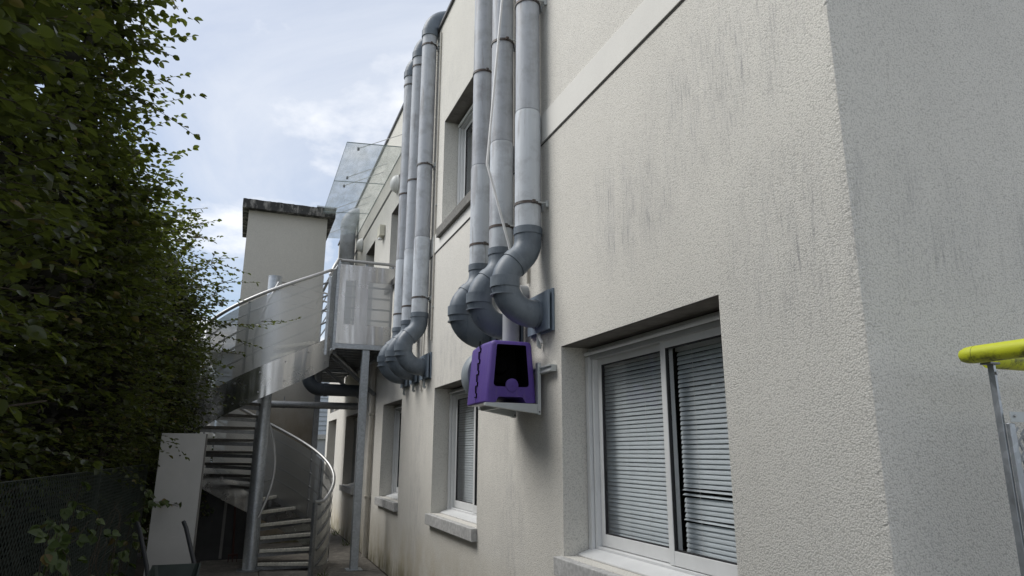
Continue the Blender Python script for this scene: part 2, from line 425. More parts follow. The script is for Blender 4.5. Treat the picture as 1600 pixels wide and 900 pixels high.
# ------------------------------------------------------------------ mesh builder
class MB:
    def __init__(s): s.v = []; s.f = []; s.sm = []; s.uv = {}
    def add(s, vs_, fs, smooth=False, uvs=None):
        b = len(s.v); s.v.extend([tuple(x) for x in vs_])
        for i, f in enumerate(fs):
            if uvs is not None: s.uv[len(s.f)] = [uvs[k] for k in f]
            s.f.append(tuple(b + k for k in f)); s.sm.append(smooth)
        return s
    def box(s, x0, x1, y0, y1, z0, z1):
        v = [(x0, y0, z0), (x1, y0, z0), (x1, y1, z0), (x0, y1, z0), (x0, y0, z1), (x1, y0, z1), (x1, y1, z1), (x0, y1, z1)]
        return s.add(v, [(0, 3, 2, 1), (4, 5, 6, 7), (0, 1, 5, 4), (1, 2, 6, 5), (2, 3, 7, 6), (3, 0, 4, 7)])
    def hexa(s, bot, top):
        return s.add(list(bot) + list(top), [(3, 2, 1, 0), (4, 5, 6, 7), (0, 1, 5, 4), (1, 2, 6, 5), (2, 3, 7, 6), (3, 0, 4, 7)])
    def bar(s, a, b, w, h, upv=(0, 0, 1)):
        a = Vector(a); b = Vector(b); d = (b - a).normalized(); u = Vector(upv)
        sd = d.cross(u)
        if sd.length < 1e-4: sd = d.cross(Vector((1, 0, 0)))
        sd.normalize(); u = sd.cross(d).normalized()
        q = lambda p: [p - sd * w / 2 - u * h / 2, p + sd * w / 2 - u * h / 2, p + sd * w / 2 + u * h / 2, p - sd * w / 2 + u * h / 2]
        return s.add(q(a) + q(b), [(0, 1, 2, 3), (7, 6, 5, 4), (0, 4, 5, 1), (1, 5, 6, 2), (2, 6, 7, 3), (3, 7, 4, 0)])
    def tube(s, pts, r, n=10, caps=True, rs=None, hollow_end=False):
        P = [Vector(p) for p in pts]
        if rs is None:
            P = [p for i, p in enumerate(P) if i == 0 or (p - P[i - 1]).length > 1e-4]
        m = len(P)
        T = []
        for i in range(m):
            a = P[max(i - 1, 0)]; b = P[min(i + 1, m - 1)]
            T.append((b - a).normalized())
        ref = Vector((0, 0, 1)) if abs(T[0].z) < 0.9 else Vector((0, 1, 0))
        u = T[0].cross(ref).normalized()
        V = []; 
        for i in range(m):
            u = (u - T[i] * u.dot(T[i])).normalized(); w = T[i].cross(u)
            rr = rs[i] if rs else r
            for k in range(n):
                a = 2 * PI * k / n
                V.append(P[i] + (u * math.cos(a) + w * math.sin(a)) * rr)
        F = []
        for i in range(m - 1):
            for k in range(n):
                k2 = (k + 1) % n
                F.append((i * n + k, i * n + k2, (i + 1) * n + k2, (i + 1) * n + k))
        s.add(V, F, True)
        if caps:
            s.add(V[:n], [tuple(range(n))[::-1]]); s.add(V[-n:], [tuple(range(n))])
        return s
    def cyl(s, a, b, r, n=24, r2=None):
        return s.tube([a, b], r, n, True, [r, r if r2 is None else r2])
    def lathe(s, prof, origin, axis, n=28):
        ax = Vector(axis).normalized(); ref = Vector((0, 0, 1)) if abs(ax.z) < 0.9 else Vector((1, 0, 0))
        u = ax.cross(ref).normalized(); w = ax.cross(u); o = Vector(origin)
        V = []
        for (r, h) in prof:
            for k in range(n):
                a = 2 * PI * k / n
                V.append(o + ax * h + (u * math.cos(a) + w * math.sin(a)) * r)
        F = []
        for i in range(len(prof) - 1):
            for k in range(n):
                k2 = (k + 1) % n
                F.append((i * n + k, i * n + k2, (i + 1) * n + k2, (i + 1) * n + k))
        return s.add(V, F, True)
    def prism(s, poly, axis, d0, d1):
        """poly: 2D points; axis 'x','y','z' extruded from d0 to d1"""
        def q(p, d):
            if axis == 'y': return (p[0], d, p[1])
            if axis == 'x': return (d, p[0], p[1])
            return (p[0], p[1], d)
        n = len(poly)
        V = [q(p, d0) for p in poly] + [q(p, d1) for p in poly]
        F = [tuple(range(n)), tuple(range(2 * n - 1, n - 1, -1))]
        for i in range(n):
            j = (i + 1) % n
            F.append((i, i + n, j + n, j))
        return s.add(V, F)

ORG = {}
def empty(name, loc, label, cat, group=None, kind=None):
    o = bpy.data.objects.new(name, None); COL.objects.link(o); o.empty_display_size = 0.2
    o.location = loc; o['label'] = label; o['category'] = cat
    if group: o['group'] = group
    if kind: o['kind'] = kind
    ORG[o.name] = Vector(loc)
    return o
def link(o, parent):
    COL.objects.link(o)
    if parent is not None: o.parent = parent
def mk(name, mb, mat, parent=None, bevel=0.0, label=None, kind=None, origin=None, seg=2):
    me = bpy.data.meshes.new(name)
    org = ORG[parent.name] if parent is not None else (Vector(origin) if origin is not None else Vector((0, 0, 0)))
    V = [(p[0] - org.x, p[1] - org.y, p[2] - org.z) for p in mb.v]
    me.from_pydata(V, [], mb.f)
    me.polygons.foreach_set("use_smooth", mb.sm)
    if mb.uv:
        ul = me.uv_layers.new(name="UVMap")
        for fi, u in mb.uv.items():
            p = me.polygons[fi]
            for li, uvv in zip(p.loop_indices, u): ul.data[li].uv = uvv
    me.materials.append(MATS[mat])
    me.update()
    o = bpy.data.objects.new(name, me)
    link(o, parent)
    if parent is None: o.location = org
    ORG[o.name] = org
    if bevel:
        m = o.modifiers.new("bevel", 'BEVEL'); m.width = bevel; m.segments = seg; m.limit_method = 'ANGLE'; m.angle_limit = R(40)
        m.harden_normals = False
    if label: o['label'] = label
    if kind: o['kind'] = kind
    return o
def tag(o, label, cat, group=None):
    o['label'] = label; o['category'] = cat
    if group: o['group'] = group
    return o
def copy_tree(o, parent=None):
    c = o.copy(); COL.objects.link(c)
    if parent is not None: c.parent = parent
    for ch in list(o.children): copy_tree(ch, c)
    return c

# ------------------------------------------------------------------ ground
mb = MB(); mb.add([(-400, -400, -0.06), (400, -400, -0.06), (400, 600, -0.06), (-400, 600, -0.06)], [(0, 1, 2, 3)])
mk("ground", mb, "grass_ground", kind='structure')
mb = MB()
nx, ny = 30, 60
V = []; F = []
for j in range(ny + 1):
    for i in range(nx + 1):
        x = -5.2 + 4.75 * i / nx; y = -2 + 22 * j / ny
        V.append((x, y, -0.02 + random.uniform(-0.012, 0.02)))
for j in range(ny):
    for i in range(nx):
        a = j * (nx + 1) + i; F.append((a, a + 1, a + nx + 2, a + nx + 1))
mb.add(V, F, True)
mk("soil_bed", mb, "soil", kind='structure')
path = mk("path", MB().box(-0.45, 3.6, -3, 1.73, -0.15, -0.008).box(-0.45, 1.992, 1.73, 22, -0.15, -0.008), "soil", kind='structure')
mk("bounce_paving", MB().box(3.605, 40, -40, 1.73, -0.15, -0.004).box(-6, 40, -40, -3.005, -0.15, -0.004), "bounce_concrete", kind='structure')  # unseen pale paving, added to bounce light onto the end wall
y = -2.4
while y < 21.5:
    L = random.uniform(0.92, 1.06)
    x = -0.43
    while x < (1.97 if y > 1.6 else 3.5):
        w_ = min(0.80, (1.985 if y > 0.7 and x < 1.985 else 3.59) - x)
        if y < 1.73 < y + L and x + w_ > 1.98: w_ = w_ if y + L < 1.73 else min(w_, 1.985 - x)
        if w_ < 0.05: break
        z1 = 0.002 + random.uniform(-0.004, 0.006)
        mk("paving_slab", MB().box(x, x + w_ - 0.012, y, y + L - 0.014, -0.05, z1), "path_concrete", path, 0.005, seg=1)
        x += 0.80
    y += L

# ------------------------------------------------------------------ building
BX0, BY0, BY1, BZ = 2.0, 1.738, 18.45, 7.15
bld = empty("office_building", (2.0, 1.738, 0), "cream rendered two storey building with sliding windows, filling the right side of the alley", "building")
wins = [  # y0, y1, z0, z1
    (2.515, 4.225, 0.955, 2.32), (6.02, 7.62, 0.955, 2.32), (9.36, 10.72, 0.955, 2.32), (13.2, 14.85, 0.955, 2.33), (16.45, 18.05, 0.955, 2.36),
    (6.02, 7.53, 4.22, 5.62), (9.36, 10.81, 4.22, 5.50), (12.35, 13.39, 3.27, 5.50), (16.2, 17.0, 2.55, 2.66), (17.1, 17.9, 2.55, 2.66)]
ys = sorted(set([1.775, BY1] + [w_[0] for w_ in wins] + [w_[1] for w_ in wins]))
zs = sorted(set([-0.1, BZ] + [w_[2] for w_ in wins] + [w_[3] for w_ in wins]))
mb = MB()
for i in range(len(ys) - 1):
    for j in range(len(zs) - 1):
        yc = (ys[i] + ys[i + 1]) / 2; zc = (zs[j] + zs[j + 1]) / 2
        if any(a < yc < b and c < zc < d for a, b, c, d in wins): continue
        mb.add([(BX0, ys[i], zs[j]), (BX0, ys[i], zs[j + 1]), (BX0, ys[i + 1], zs[j + 1]), (BX0, ys[i + 1], zs[j])], [(0, 1, 2, 3)])
DEP = 0.30
for a, b, c, d in wins:
    mb.add([(BX0, b, c), (BX0, b, d), (BX0 + DEP, b, d), (BX0 + DEP, b, c)], [(0, 1, 2, 3)])
    mb.add([(BX0, a, c), (BX0, a, d), (BX0 + DEP, a, d), (BX0 + DEP, a, c)], [(3, 2, 1, 0)])
    mb.add([(BX0, a, c), (BX0, b, c), (BX0 + DEP, b, c), (BX0 + DEP, a, c)], [(3, 2, 1, 0)])
# far gable
mb.add([(BX0, BY1, -0.1), (BX0, BY1, BZ), (12, BY1, BZ), (12, BY1, -0.1)], [(0, 1, 2, 3)])
mb.add([(12, BY0, -0.1), (12, BY0, BZ), (12, BY1, BZ), (12, BY1, -0.1)], [(0, 3, 2, 1)])
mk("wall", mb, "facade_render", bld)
for a, b, c, d in wins:
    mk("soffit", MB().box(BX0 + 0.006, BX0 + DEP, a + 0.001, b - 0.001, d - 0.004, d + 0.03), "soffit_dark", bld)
# rough corner and end wall
mb = MB(); V = []; F = []
nz = 700
for k in range(nz + 1):
    z = -0.1 + (BZ + 0.1) * k / nz
    j1 = random.gauss(0, 0.0004); j2 = random.gauss(0, 0.0004)
    if 1.0 < z < 4 and random.random() < 0.006: j1 += 0.003; j2 += 0.003
    V += [(BX0, 1.775, z), (BX0 + 0.0005 + abs(random.gauss(0, 0.001)), 1.752 + random.gauss(0, .002), z), (BX0 + 0.003 + j1, BY0 + 0.003 + j2, z), (BX0 + 0.02, BY0 + 0.0004 + abs(random.gauss(0, 0.001)), z), (BX0 + 0.04, BY0, z)]
for k in range(nz):
    for c in range(4):
        a = k * 5 + c; F.append((a, a + 1, a + 6, a + 5))
mb.add(V, F)
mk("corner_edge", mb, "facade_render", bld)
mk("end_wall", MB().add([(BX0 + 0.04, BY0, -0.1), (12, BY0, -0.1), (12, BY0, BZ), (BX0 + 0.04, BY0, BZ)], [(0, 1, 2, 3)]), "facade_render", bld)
mk("roof", MB().box(BX0 + 0.05, 11.95, BY0 + 0.05, BY1 - 0.05, BZ - 0.25, BZ - 0.02), "coping_dark", bld)
mk("coping", MB().box(BX0 - 0.03, BX0 + 0.28, BY0 - 0.03, BY1 + 0.03, BZ, BZ + 0.045).box(BX0 + 0.28, 12.03, BY0 - 0.03, BY0 + 0.26, BZ, BZ + 0.045), "coping_dark", bld, 0.004)
mk("interior", MB().box(BX0 + 1.6, BX0 + 1.7, 1.9, 18.3, 0, 7).box(BX0 + 0.31, BX0 + 1.6, 1.9, 18.3, 0.2, 0.3).box(BX0 + 0.31, BX0 + 1.6, 1.9, 18.3, 3.4, 3.5).box(BX0 + 0.31, BX0 + 1.6, 4.7, 4.8, 0.3, 7).box(BX0 + 0.31, BX0 + 1.6, 8.4, 8.5, 0.3, 7).box(BX0 + 0.31, BX0 + 1.6, 11.6, 11.7, 0.3, 7), "interior_dark", bld)
# string course with drip groove
mk("string_course", MB().box(BX0 - 0.012, BX0 + 0.02, 1.70, 8.45, 3.975, 4.215).box(BX0 - 0.012, BX0 + 0.35, 1.69, BY0 + 0.02, 3.975, 4.215), "smooth_band", bld, 0.003)
mk("groove", MB().box(BX0 - 0.004, BX0 + 0.02, 1.735, 8.45, 3.963, 3.973), "groove_dark", bld)
mk("groove", MB().box(BX0 - 0.006, BX0 + 0.02, 8.6, BY1 - 0.01, 5.94, 5.995), "groove_dark", bld)

def ring_frame(y0, y1, z0, z1, w, x0, x1, wb_=None):
    wb_ = w if wb_ is None else wb_
    m = MB()
    m.box(x0, x1, y0, y0 + w, z0, z1); m.box(x0, x1, y1 - w, y1, z0, z1)
    m.box(x0 + 0.001, x1 - 0.001, y0 + w, y1 - w, z1 - w, z1); m.box(x0 + 0.001, x1 - 0.001, y0 + w, y1 - w, z0, z0 + wb_)
    return m
def window(y0, y1, z0, z1, sill='sill_concrete', mullion=True, label=None, frame='white_aluminium', shutter=0.014, sashes=2):
    xf = BX0 + 0.205
    win = mk("window", ring_frame(y0 + 0.004, y1 - 0.004, z0 + 0.015, z1 - 0.01, 0.07, xf, xf + 0.075, 0.045), frame, bld, 0.003, label)
    if shutter:
        mk("shutter_box", MB().box(xf - 0.01, xf + 0.09, y0 + 0.05, y1 - 0.05, z1 - 0.075 - shutter, z1 - 0.058), "frame_grey", win, 0.004)
        mk("shutter_rail", MB().cyl((xf - 0.03, y0 + 0.02, z1 - 0.05), (xf - 0.03, y1 - 0.02, z1 - 0.05), 0.014, 10), frame, win)
        mk("guide_rail", MB().box(xf - 0.026, xf - 0.002, y1 - 0.052, y1 - 0.006, z0 + 0.016, z1 - 0.07), frame, win, 0.002)
        mk("guide_rail", MB().box(xf - 0.026, xf - 0.002, y0 + 0.006, y0 + 0.052, z0 + 0.016, z1 - 0.07), frame, win, 0.002)
    zt = z1 - 0.083 - shutter * 0
    ym = (y0 + y1) / 2 - 0.06
    if sashes == 2:
        spans = [(ym - 0.02, y1 - 0.075, xf + 0.034), (y0 + 0.075, ym + 0.026, xf + 0.004)]
    else:
        spans = [(y0 + 0.05, y1 - 0.05, xf + 0.02)]
    for a, b, xs in spans:
        mk("sash", ring_frame(a, b, z0 + 0.064, zt, 0.048, xs, xs + 0.028, 0.075), frame, win, 0.003)
        mk("pane", MB().box(xs + 0.011, xs + 0.017, a + 0.05, b - 0.05, z0 + 0.141, zt - 0.05), "window_glass", win)
        mk("seal", ring_frame(a + 0.048, b - 0.048, z0 + 0.139, zt - 0.048, 0.007, xs + 0.004, xs + 0.024), "seal_black", win)
    # metal weather board in front of the frame
    mk("weather_board", MB().hexa([(xf - 0.11, y0 + 0.03, z0 + 0.002), (xf - 0.002, y0 + 0.03, z0 + 0.002), (xf - 0.002, y1 - 0.008, z0 + 0.002), (xf - 0.11, y1 - 0.008, z0 + 0.002)],
                               [(xf - 0.11, y0 + 0.03, z0 + 0.012), (xf - 0.002, y0 + 0.03, z0 + 0.045), (xf - 0.002, y1 - 0.008, z0 + 0.045), (xf - 0.11, y1 - 0.008, z0 + 0.012)]), frame, win, 0.002)
    if sill:
        mk("sill", MB().box(BX0 - 0.055, BX0 + 0.10, y0 - 0.02, y1 + 0.045, z0 - 0.115, z0 - 0.003), sill, win, 0.006)
    return win
W1 = window(*wins[0], label="nearest ground floor sliding window with white blinds")
for k in (2.75, 3.3, 3.95):
    mk("drain_cap", MB().box(BX0 + 0.183, BX0 + 0.203, k, k + 0.025, 0.968, 0.984), "bolt_steel", W1)
window(*wins[1], label="ground floor window behind the purple fan unit")
window(*wins[2])
window(*wins[3], frame='frame_grey')
window(*wins[4], frame='frame_grey', sill=None)
window(*wins[5], sill='upper_sill', shutter=0.014)
window(*wins[6], sill='upper_sill', shutter=0.014)
for a in (wins[8], wins[9]):
    g = mk("vent_grille", MB().box(BX0 + 0.05, BX0 + 0.07, a[0], a[1], a[2], a[3]), "seal_black", bld)
    for q in range(4):
        yy = a[0] + (a[1] - a[0]) * (q + 0.5) / 4
        mk("bar", MB().box(BX0 + 0.02, BX0 + 0.049, yy - 0.02, yy + 0.02, a[2] + 0.001, a[3] - 0.001), "frame_grey", g)
# upstairs door
a = wins[7]
dr = mk("door", ring_frame(a[0] + 0.005, a[1] - 0.005, a[2], a[3] - 0.01, 0.06, BX0 + 0.2, BX0 + 0.26), "frame_grey", bld, 0.003)
mk("door_leaf", MB().box(BX0 + 0.215, BX0 + 0.245, a[0] + 0.066, a[1] - 0.066, a[2] + 0.066, a[3] - 0.075), "window_glass", dr)
mk("handle", MB().cyl((BX0 + 0.18, a[0] + 0.14, a[2] + 1.0), (BX0 + 0.18, a[0] + 0.14, a[2] + 1.25), 0.012, 8), "bolt_steel", dr)
# curtain in the first-floor window
mb = MB(); V = []; F = []
for k in range(60):
    yy = 6.1 + 1.85 * k / 59
    xx = BX0 + 0.345 + 0.018 * math.sin(k * 1.25)
    V += [(xx, yy, 4.3), (xx, yy, 5.5)]
for k in range(59): F.append((2 * k, 2 * k + 2, 2 * k + 3, 2 * k + 1))
mb.add(V, F, True)
tag(mk("curtain", mb, "curtain_cloth", origin=(BX0 + 0.36, 6.8, 4.3)), "pale curtain hanging inside the upper floor window", "curtain")

# venetian blinds
def blind(y0, y1, z0, z1, x, label, pitch=0.0262, gapped=()):
    bl = empty("venetian_blind", (x, (y0 + y1) / 2, z1), label, "blind", "venetian blinds inside the ground floor windows")
    yc = (y0 + y1) / 2; hw = (y1 - y0) / 2
    mk("headrail", MB().box(x - 0.015, x + 0.015, y0, y1, z1 - 0.03, z1), "white_plastic", bl)
    me = None
    n = int((z1 - 0.035 - z0) / pitch)
    # one slat: curved strip, 26 mm wide, shared by all
    V = []; F = []
    for k, (xx, zz) in enumerate(((-0.0135, -0.001), (-0.005, 0.0022), (0.005, 0.0022), (0.0135, -0.001))):
        V += [(xx, -hw, zz), (xx, 0, zz), (xx, hw, zz)]
    for k in range(3):
        for c in range(2): F.append((k * 3 + c, k * 3 + c + 1, k * 3 + c + 4, k * 3 + c + 3))
    me = bpy.data.meshes.new("slat"); me.from_pydata(V, [], F); me.polygons.foreach_set("use_smooth", [True] * len(F)); me.materials.append(MATS["slat_paint"]); me.update()
    for i in range(n):
        o = bpy.data.objects.new("slat", me); link(o, bl)
        z = -0.045 - i * pitch
        o.location = (random.uniform(-.0008, .0008), 0, z + random.uniform(-0.0008, 0.0008))
        tilt = R(-66 + random.uniform(-4, 4)); roll = random.uniform(-0.0025, 0.0025)
        if i in gapped:
            tilt = R(-22); roll = random.choice((-1, 1)) * 0.012
        o.rotation_euler = (roll, tilt, 0)
    for fy in (-0.6, 0.6):
        mk("ladder_cord", MB().box(x - 0.016, x - 0.0148, yc + fy * hw - 0.001, yc + fy * hw + 0.001, z1 - 0.04 - n * pitch, z1 - 0.03), "tube_white", bl)
    mk("bottom_rail", MB().box(x - 0.013, x + 0.013, y0, y1, z1 - 0.05 - n * pitch - 0.012, z1 - 0.05 - n * pitch + 0.002), "white_plastic", bl)
    return bl
blind(3.50, 4.36, 1.06, 2.21, BX0 + 0.325, "blue-white venetian blind in the left half of the nearest window")
blind(2.52, 3.33, 1.05, 2.21, BX0 + 0.325, "blue-white venetian blind with bent slats in the right half of the nearest window", gapped=(29, 30, 35))
blind(6.10, 7.86, 1.06, 2.21, BX0 + 0.335, "blue-white venetian blind in the second ground floor window, below the purple fan unit")
blind(9.45, 11.0, 1.06, 2.17, BX0 + 0.335, "pale venetian blind in the third ground floor window, past the far pipe bends")

# wall lamps, junction box, little grille box
def dome(y, z, label):
    e = empty("wall_lamp", (BX0, y, z), label, "lamp", "round wall lamps")
    mk("base", MB().lathe([(0.001, 0.0), (0.15, 0.0), (0.15, 0.03), (0.14, 0.035)], (BX0 - 0.001, y, z), (-1, 0, 0)), "white_plastic", e)
    mk("diffuser", MB().lathe([(0.14, 0.03), (0.135, 0.06), (0.11, 0.095), (0.06, 0.12), (0.001, 0.128)], (BX0 - 0.001, y, z), (-1, 0, 0)), "lamp_white", e)
dome(10.37, 5.87, "round white wall lamp nearest the far pipes, under the glass canopy")
dome(14.0, 5.87, "round white wall lamp above the far end of the landing")
e = empty("alarm_box", (BX0, 11.45, 5.38), "small cream alarm box on the wall above the landing", "box")
mk("case", MB().box(BX0 - 0.10, BX0 - 0.001, 11.33, 11.57, 5.28, 5.48), "cream_box", e, 0.012)
mk("lens", MB().lathe([(0.001, 0.0), (0.04, 0.0), (0.04, 0.03), (0.001, 0.035)], (BX0 - 0.06, 11.45, 5.26), (0, 0, -1), 14), "white_plastic", e)
e = empty("vent_hood", (BX0, 6.3, 6.35), "small grey vent hood high on the wall beside the near pipes", "vent")
mk("cowl", MB().prism([(BX0 - 0.11, 6.50), (BX0 - 0.001, 6.50), (BX0 - 0.001, 6.80), (BX0 - 0.04, 6.80)], 'y', 5.95, 6.22), "upper_sill", e, 0.004)
mk("louvre", MB().box(BX0 - 0.09, BX0 - 0.004, 5.98, 6.19, 6.485, 6.498), "seal_black", e)

# ------------------------------------------------------------------ vent pipes
ROOFTOP = BZ + 0.16
def arc(cx, cz, r, a0, a1, n=10):
    return [(cx + r * math.cos(R(a0 + (a1 - a0) * i / n)), cz + r * math.sin(R(a0 + (a1 - a0) * i / n))) for i in range(n + 1)]
def make_pipe(Y, label, group):
    e = empty("vent_pipe", (BX0, Y, 0), label, "vent pipe", group)
    X = 1.878; r = 0.097
    P3 = lambda pts: [(p[0], Y, p[1]) for p in pts]
    zt = BZ - 0.03
    # straight runs with sockets
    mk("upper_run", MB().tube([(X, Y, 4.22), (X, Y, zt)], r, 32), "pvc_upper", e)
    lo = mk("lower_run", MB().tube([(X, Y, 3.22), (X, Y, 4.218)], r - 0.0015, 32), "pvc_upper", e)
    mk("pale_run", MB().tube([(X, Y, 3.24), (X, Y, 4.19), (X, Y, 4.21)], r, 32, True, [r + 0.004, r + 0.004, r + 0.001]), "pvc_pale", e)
    # top bend over the parapet
    rb = 0.30
    pts = [(X, zt - 0.02)] + [(X + rb - rb * math.cos(R(a)), zt + 0.0 + rb * math.sin(R(a))) for a in range(0, 91, 9)] + [(X + rb + 0.25, zt + rb)]
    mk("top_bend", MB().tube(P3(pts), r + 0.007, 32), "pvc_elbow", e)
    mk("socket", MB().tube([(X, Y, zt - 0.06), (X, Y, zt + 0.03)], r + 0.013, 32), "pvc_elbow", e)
    # swan neck at the bottom: 45 out, 45 back, long bend into the wall
    xo = 1.695; zo = 2.80
    R1 = 0.20
    A = [(X, 3.245), (X, 3.16)]
    for a in range(0, 46, 9): A.append((X - R1 + R1 * math.cos(R(a)), 3.16 - R1 * math.sin(R(a))))
    x1, z1 = A[-1]
    x2 = xo + R1 - R1 * math.cos(R(45)); dz = (x1 - x2)
    z2 = z1 - dz
    B = [(x2, z2)]
    for a in range(36, -1, -9): B.append((xo + R1 - R1 * math.cos(R(a)), z2 - (R1 * math.sin(R(45)) - R1 * math.sin(R(a)))))
    zb = B[-1][1]
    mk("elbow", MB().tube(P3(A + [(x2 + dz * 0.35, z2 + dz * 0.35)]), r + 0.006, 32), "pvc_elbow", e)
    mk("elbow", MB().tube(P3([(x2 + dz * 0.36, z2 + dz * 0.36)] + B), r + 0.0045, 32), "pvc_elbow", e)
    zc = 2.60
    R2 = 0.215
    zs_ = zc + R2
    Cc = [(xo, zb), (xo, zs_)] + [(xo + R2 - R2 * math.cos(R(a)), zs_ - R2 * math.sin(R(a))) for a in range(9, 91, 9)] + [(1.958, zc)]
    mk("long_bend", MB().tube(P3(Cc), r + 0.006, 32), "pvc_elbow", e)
    for (a, b) in (((X, 3.255), (X, 3.20)), ((xo, zb + 0.045), (xo, zb - 0.035))):
        mk("socket", MB().tube(P3([a, b]), r + 0.0125, 32), "pvc_elbow", e)
    mx_, mz_ = x2 + dz * 0.36, z2 + dz * 0.36
    mk("socket", MB().tube(P3([(mx_ + 0.016, mz_ + 0.016), (mx_ - 0.02, mz_ - 0.02)]), r + 0.0115, 32), "pvc_elbow", e)
    mk("bead", MB().tube(P3([(xo, zb - 0.085), (xo, zb - 0.093)]), r + 0.0105, 32), "pvc_elbow", e)
    mk("bead", MB().tube(P3([(1.93, zc), (1.938, zc)]), r + 0.0125, 32), "pvc_elbow", e)
    # wall plates
    mk("wall_plate", MB().box(1.955, 1.967, Y - 0.195, Y + 0.195, 2.46, 2.75), "pvc_plate", e, 0.002)
    mk("wall_plate", MB().box(1.983, 1.999, Y - 0.205, Y + 0.205, 2.45, 2.76), "pvc_plate", e, 0.002)
    mk("hanger_strap", MB().bar((1.972, Y + 0.02, 2.46), (1.965, Y + 0.01, 2.36), 0.03, 0.004, (0, 1, 0)).bar((1.965, Y + 0.012, 2.365), (1.99, Y + 0.012, 2.36), 0.006, 0.03), "bracket_grey", e)
    for zc_ in (3.44, 5.19, 6.92):
        c = mk("pipe_clamp", MB().tube([(X, Y, zc_ - 0.011), (X, Y, zc_ + 0.011)], r + 0.0075, 32).box(X - 0.012, X + 0.012, Y - r - 0.03, Y - r + 0.005, zc_ - 0.011, zc_ + 0.011), "clamp_metal", e)
        mk("stud", MB().cyl((X + r - 0.01, Y, zc_), (1.999, Y, zc_), 0.007, 8).cyl((X + 0.04, Y - r - 0.012, zc_), (1.999, Y - r - 0.012, zc_), 0.006, 8).box(1.975, 1.9985, Y - r - 0.022, Y - r - 0.002, zc_ - 0.03, zc_ + 0.02).box(1.990, 1.9995, Y - 0.02, Y + 0.02, zc_ - 0.03, zc_ + 0.03), "bracket_grey", c)
    return e
GA = "vent pipes in the near row of three"; GB = "vent pipes in the far row of three"
p0 = make_pipe(4.53, "nearest grey vent pipe, its bottom bend entering the wall above the purple fan unit", GA)
def pcopy(Y, label, group):
    c = copy_tree(p0); c.location = (BX0, Y, 0); c['label'] = label; c['group'] = group
    return c
pcopy(5.12, "middle grey vent pipe of the near row, crossed by the thin white tube", GA)
pcopy(5.66, "grey vent pipe of the near row nearest the upper floor window", GA)
pcopy(7.99, "right-hand grey vent pipe of the far row, the one with its plate in view", GB)
pcopy(8.55, "middle grey vent pipe of the far row beside the landing", GB)
pcopy(9.10, "left-hand grey vent pipe of the far row, touching the landing railing in view", GB)
# single big pipe behind the canopy
e = empty("roof_duct", (BX0, 14.9, 0), "wide grey duct rising up the far wall behind the glass canopy", "duct")
mk("run", MB().tube([(1.8, 14.9, 3.3), (1.8, 14.9, 6.55)], 0.17, 28), "pvc_upper", e)
mk("bend", MB().tube([(1.8, 14.9, 6.5)] + [(1.8 + 0.3 - 0.3 * math.cos(R(a)), 14.9, 6.55 + 0.3 * math.sin(R(a))) for a in range(0, 91, 10)], 0.18, 28), "pvc_upper", e)
# conduit behind the near row
for yy, lab in ((4.79, "thin grey conduit on the wall between the two nearest vent pipes"), (7.80, "thin grey conduit on the wall beside the far vent pipes")):
    c = empty("conduit", (1.985, yy, 2.9), lab, "conduit")
    mk("pipe", MB().tube([(1.985, yy, 2.9), (1.985, yy, BZ - 0.1)], 0.011, 10), "downpipe_beige", c)
    mk("clip", MB().box(1.978, 1.999, yy - 0.02, yy + 0.02, 4.6, 4.615).box(1.978, 1.999, yy - 0.02, yy + 0.02, 3.3, 3.315), "bracket_grey", c)
# thin white tube hanging across the pipes
tb = [(1.878, 4.80, 6.2), (1.765, 4.83, 5.475), (1.655, 4.85, 3.92), (1.652, 4.85, 3.885), (1.842, 4.85, 3.235), (1.90, 4.83, 2.93), (1.965, 4.70, 2.62), (1.975, 4.50, 2.38)]
tag(mk("drain_tube", MB().tube(tb, 0.0105, 10), "tube_white", origin=(1.98, 4.8, 2.4)), "thin white drain tube bent in front of the middle near pipe", "tube")
# looped cables under the far bends
mb = MB()
pts = [(1.99, 8.16, 3.1), (1.985, 8.16, 2.6), (1.985, 8.17, 2.42)] + [(1.985, 8.23 - 0.05 * math.cos(R(a)), 2.40 - 0.05 * math.sin(R(a))) for a in range(0, 181, 20)] + [(1.985, 8.28, 2.6), (1.99, 8.28, 3.1)]
tag(mk("cable", mb.tube(pts, 0.007, 8), "cable_grey", origin=(1.98, 8.2, 2.4)), "looped pale cable hanging below the far pipe bends", "cable")
# rainwater pipe
e = empty("downpipe", (1.95, 11.45, 0), "beige rainwater downpipe running down the wall under the landing", "downpipe")
mk("pipe", MB().tube([(1.95, 11.45, 0.0), (1.95, 11.45, 3.05)], 0.042, 16), "downpipe_beige", e)
for z in (0.9, 2.2): mk("bracket", MB().box(1.90, 1.999, 11.40, 11.50, z, z + 0.03), "downpipe_beige", e)

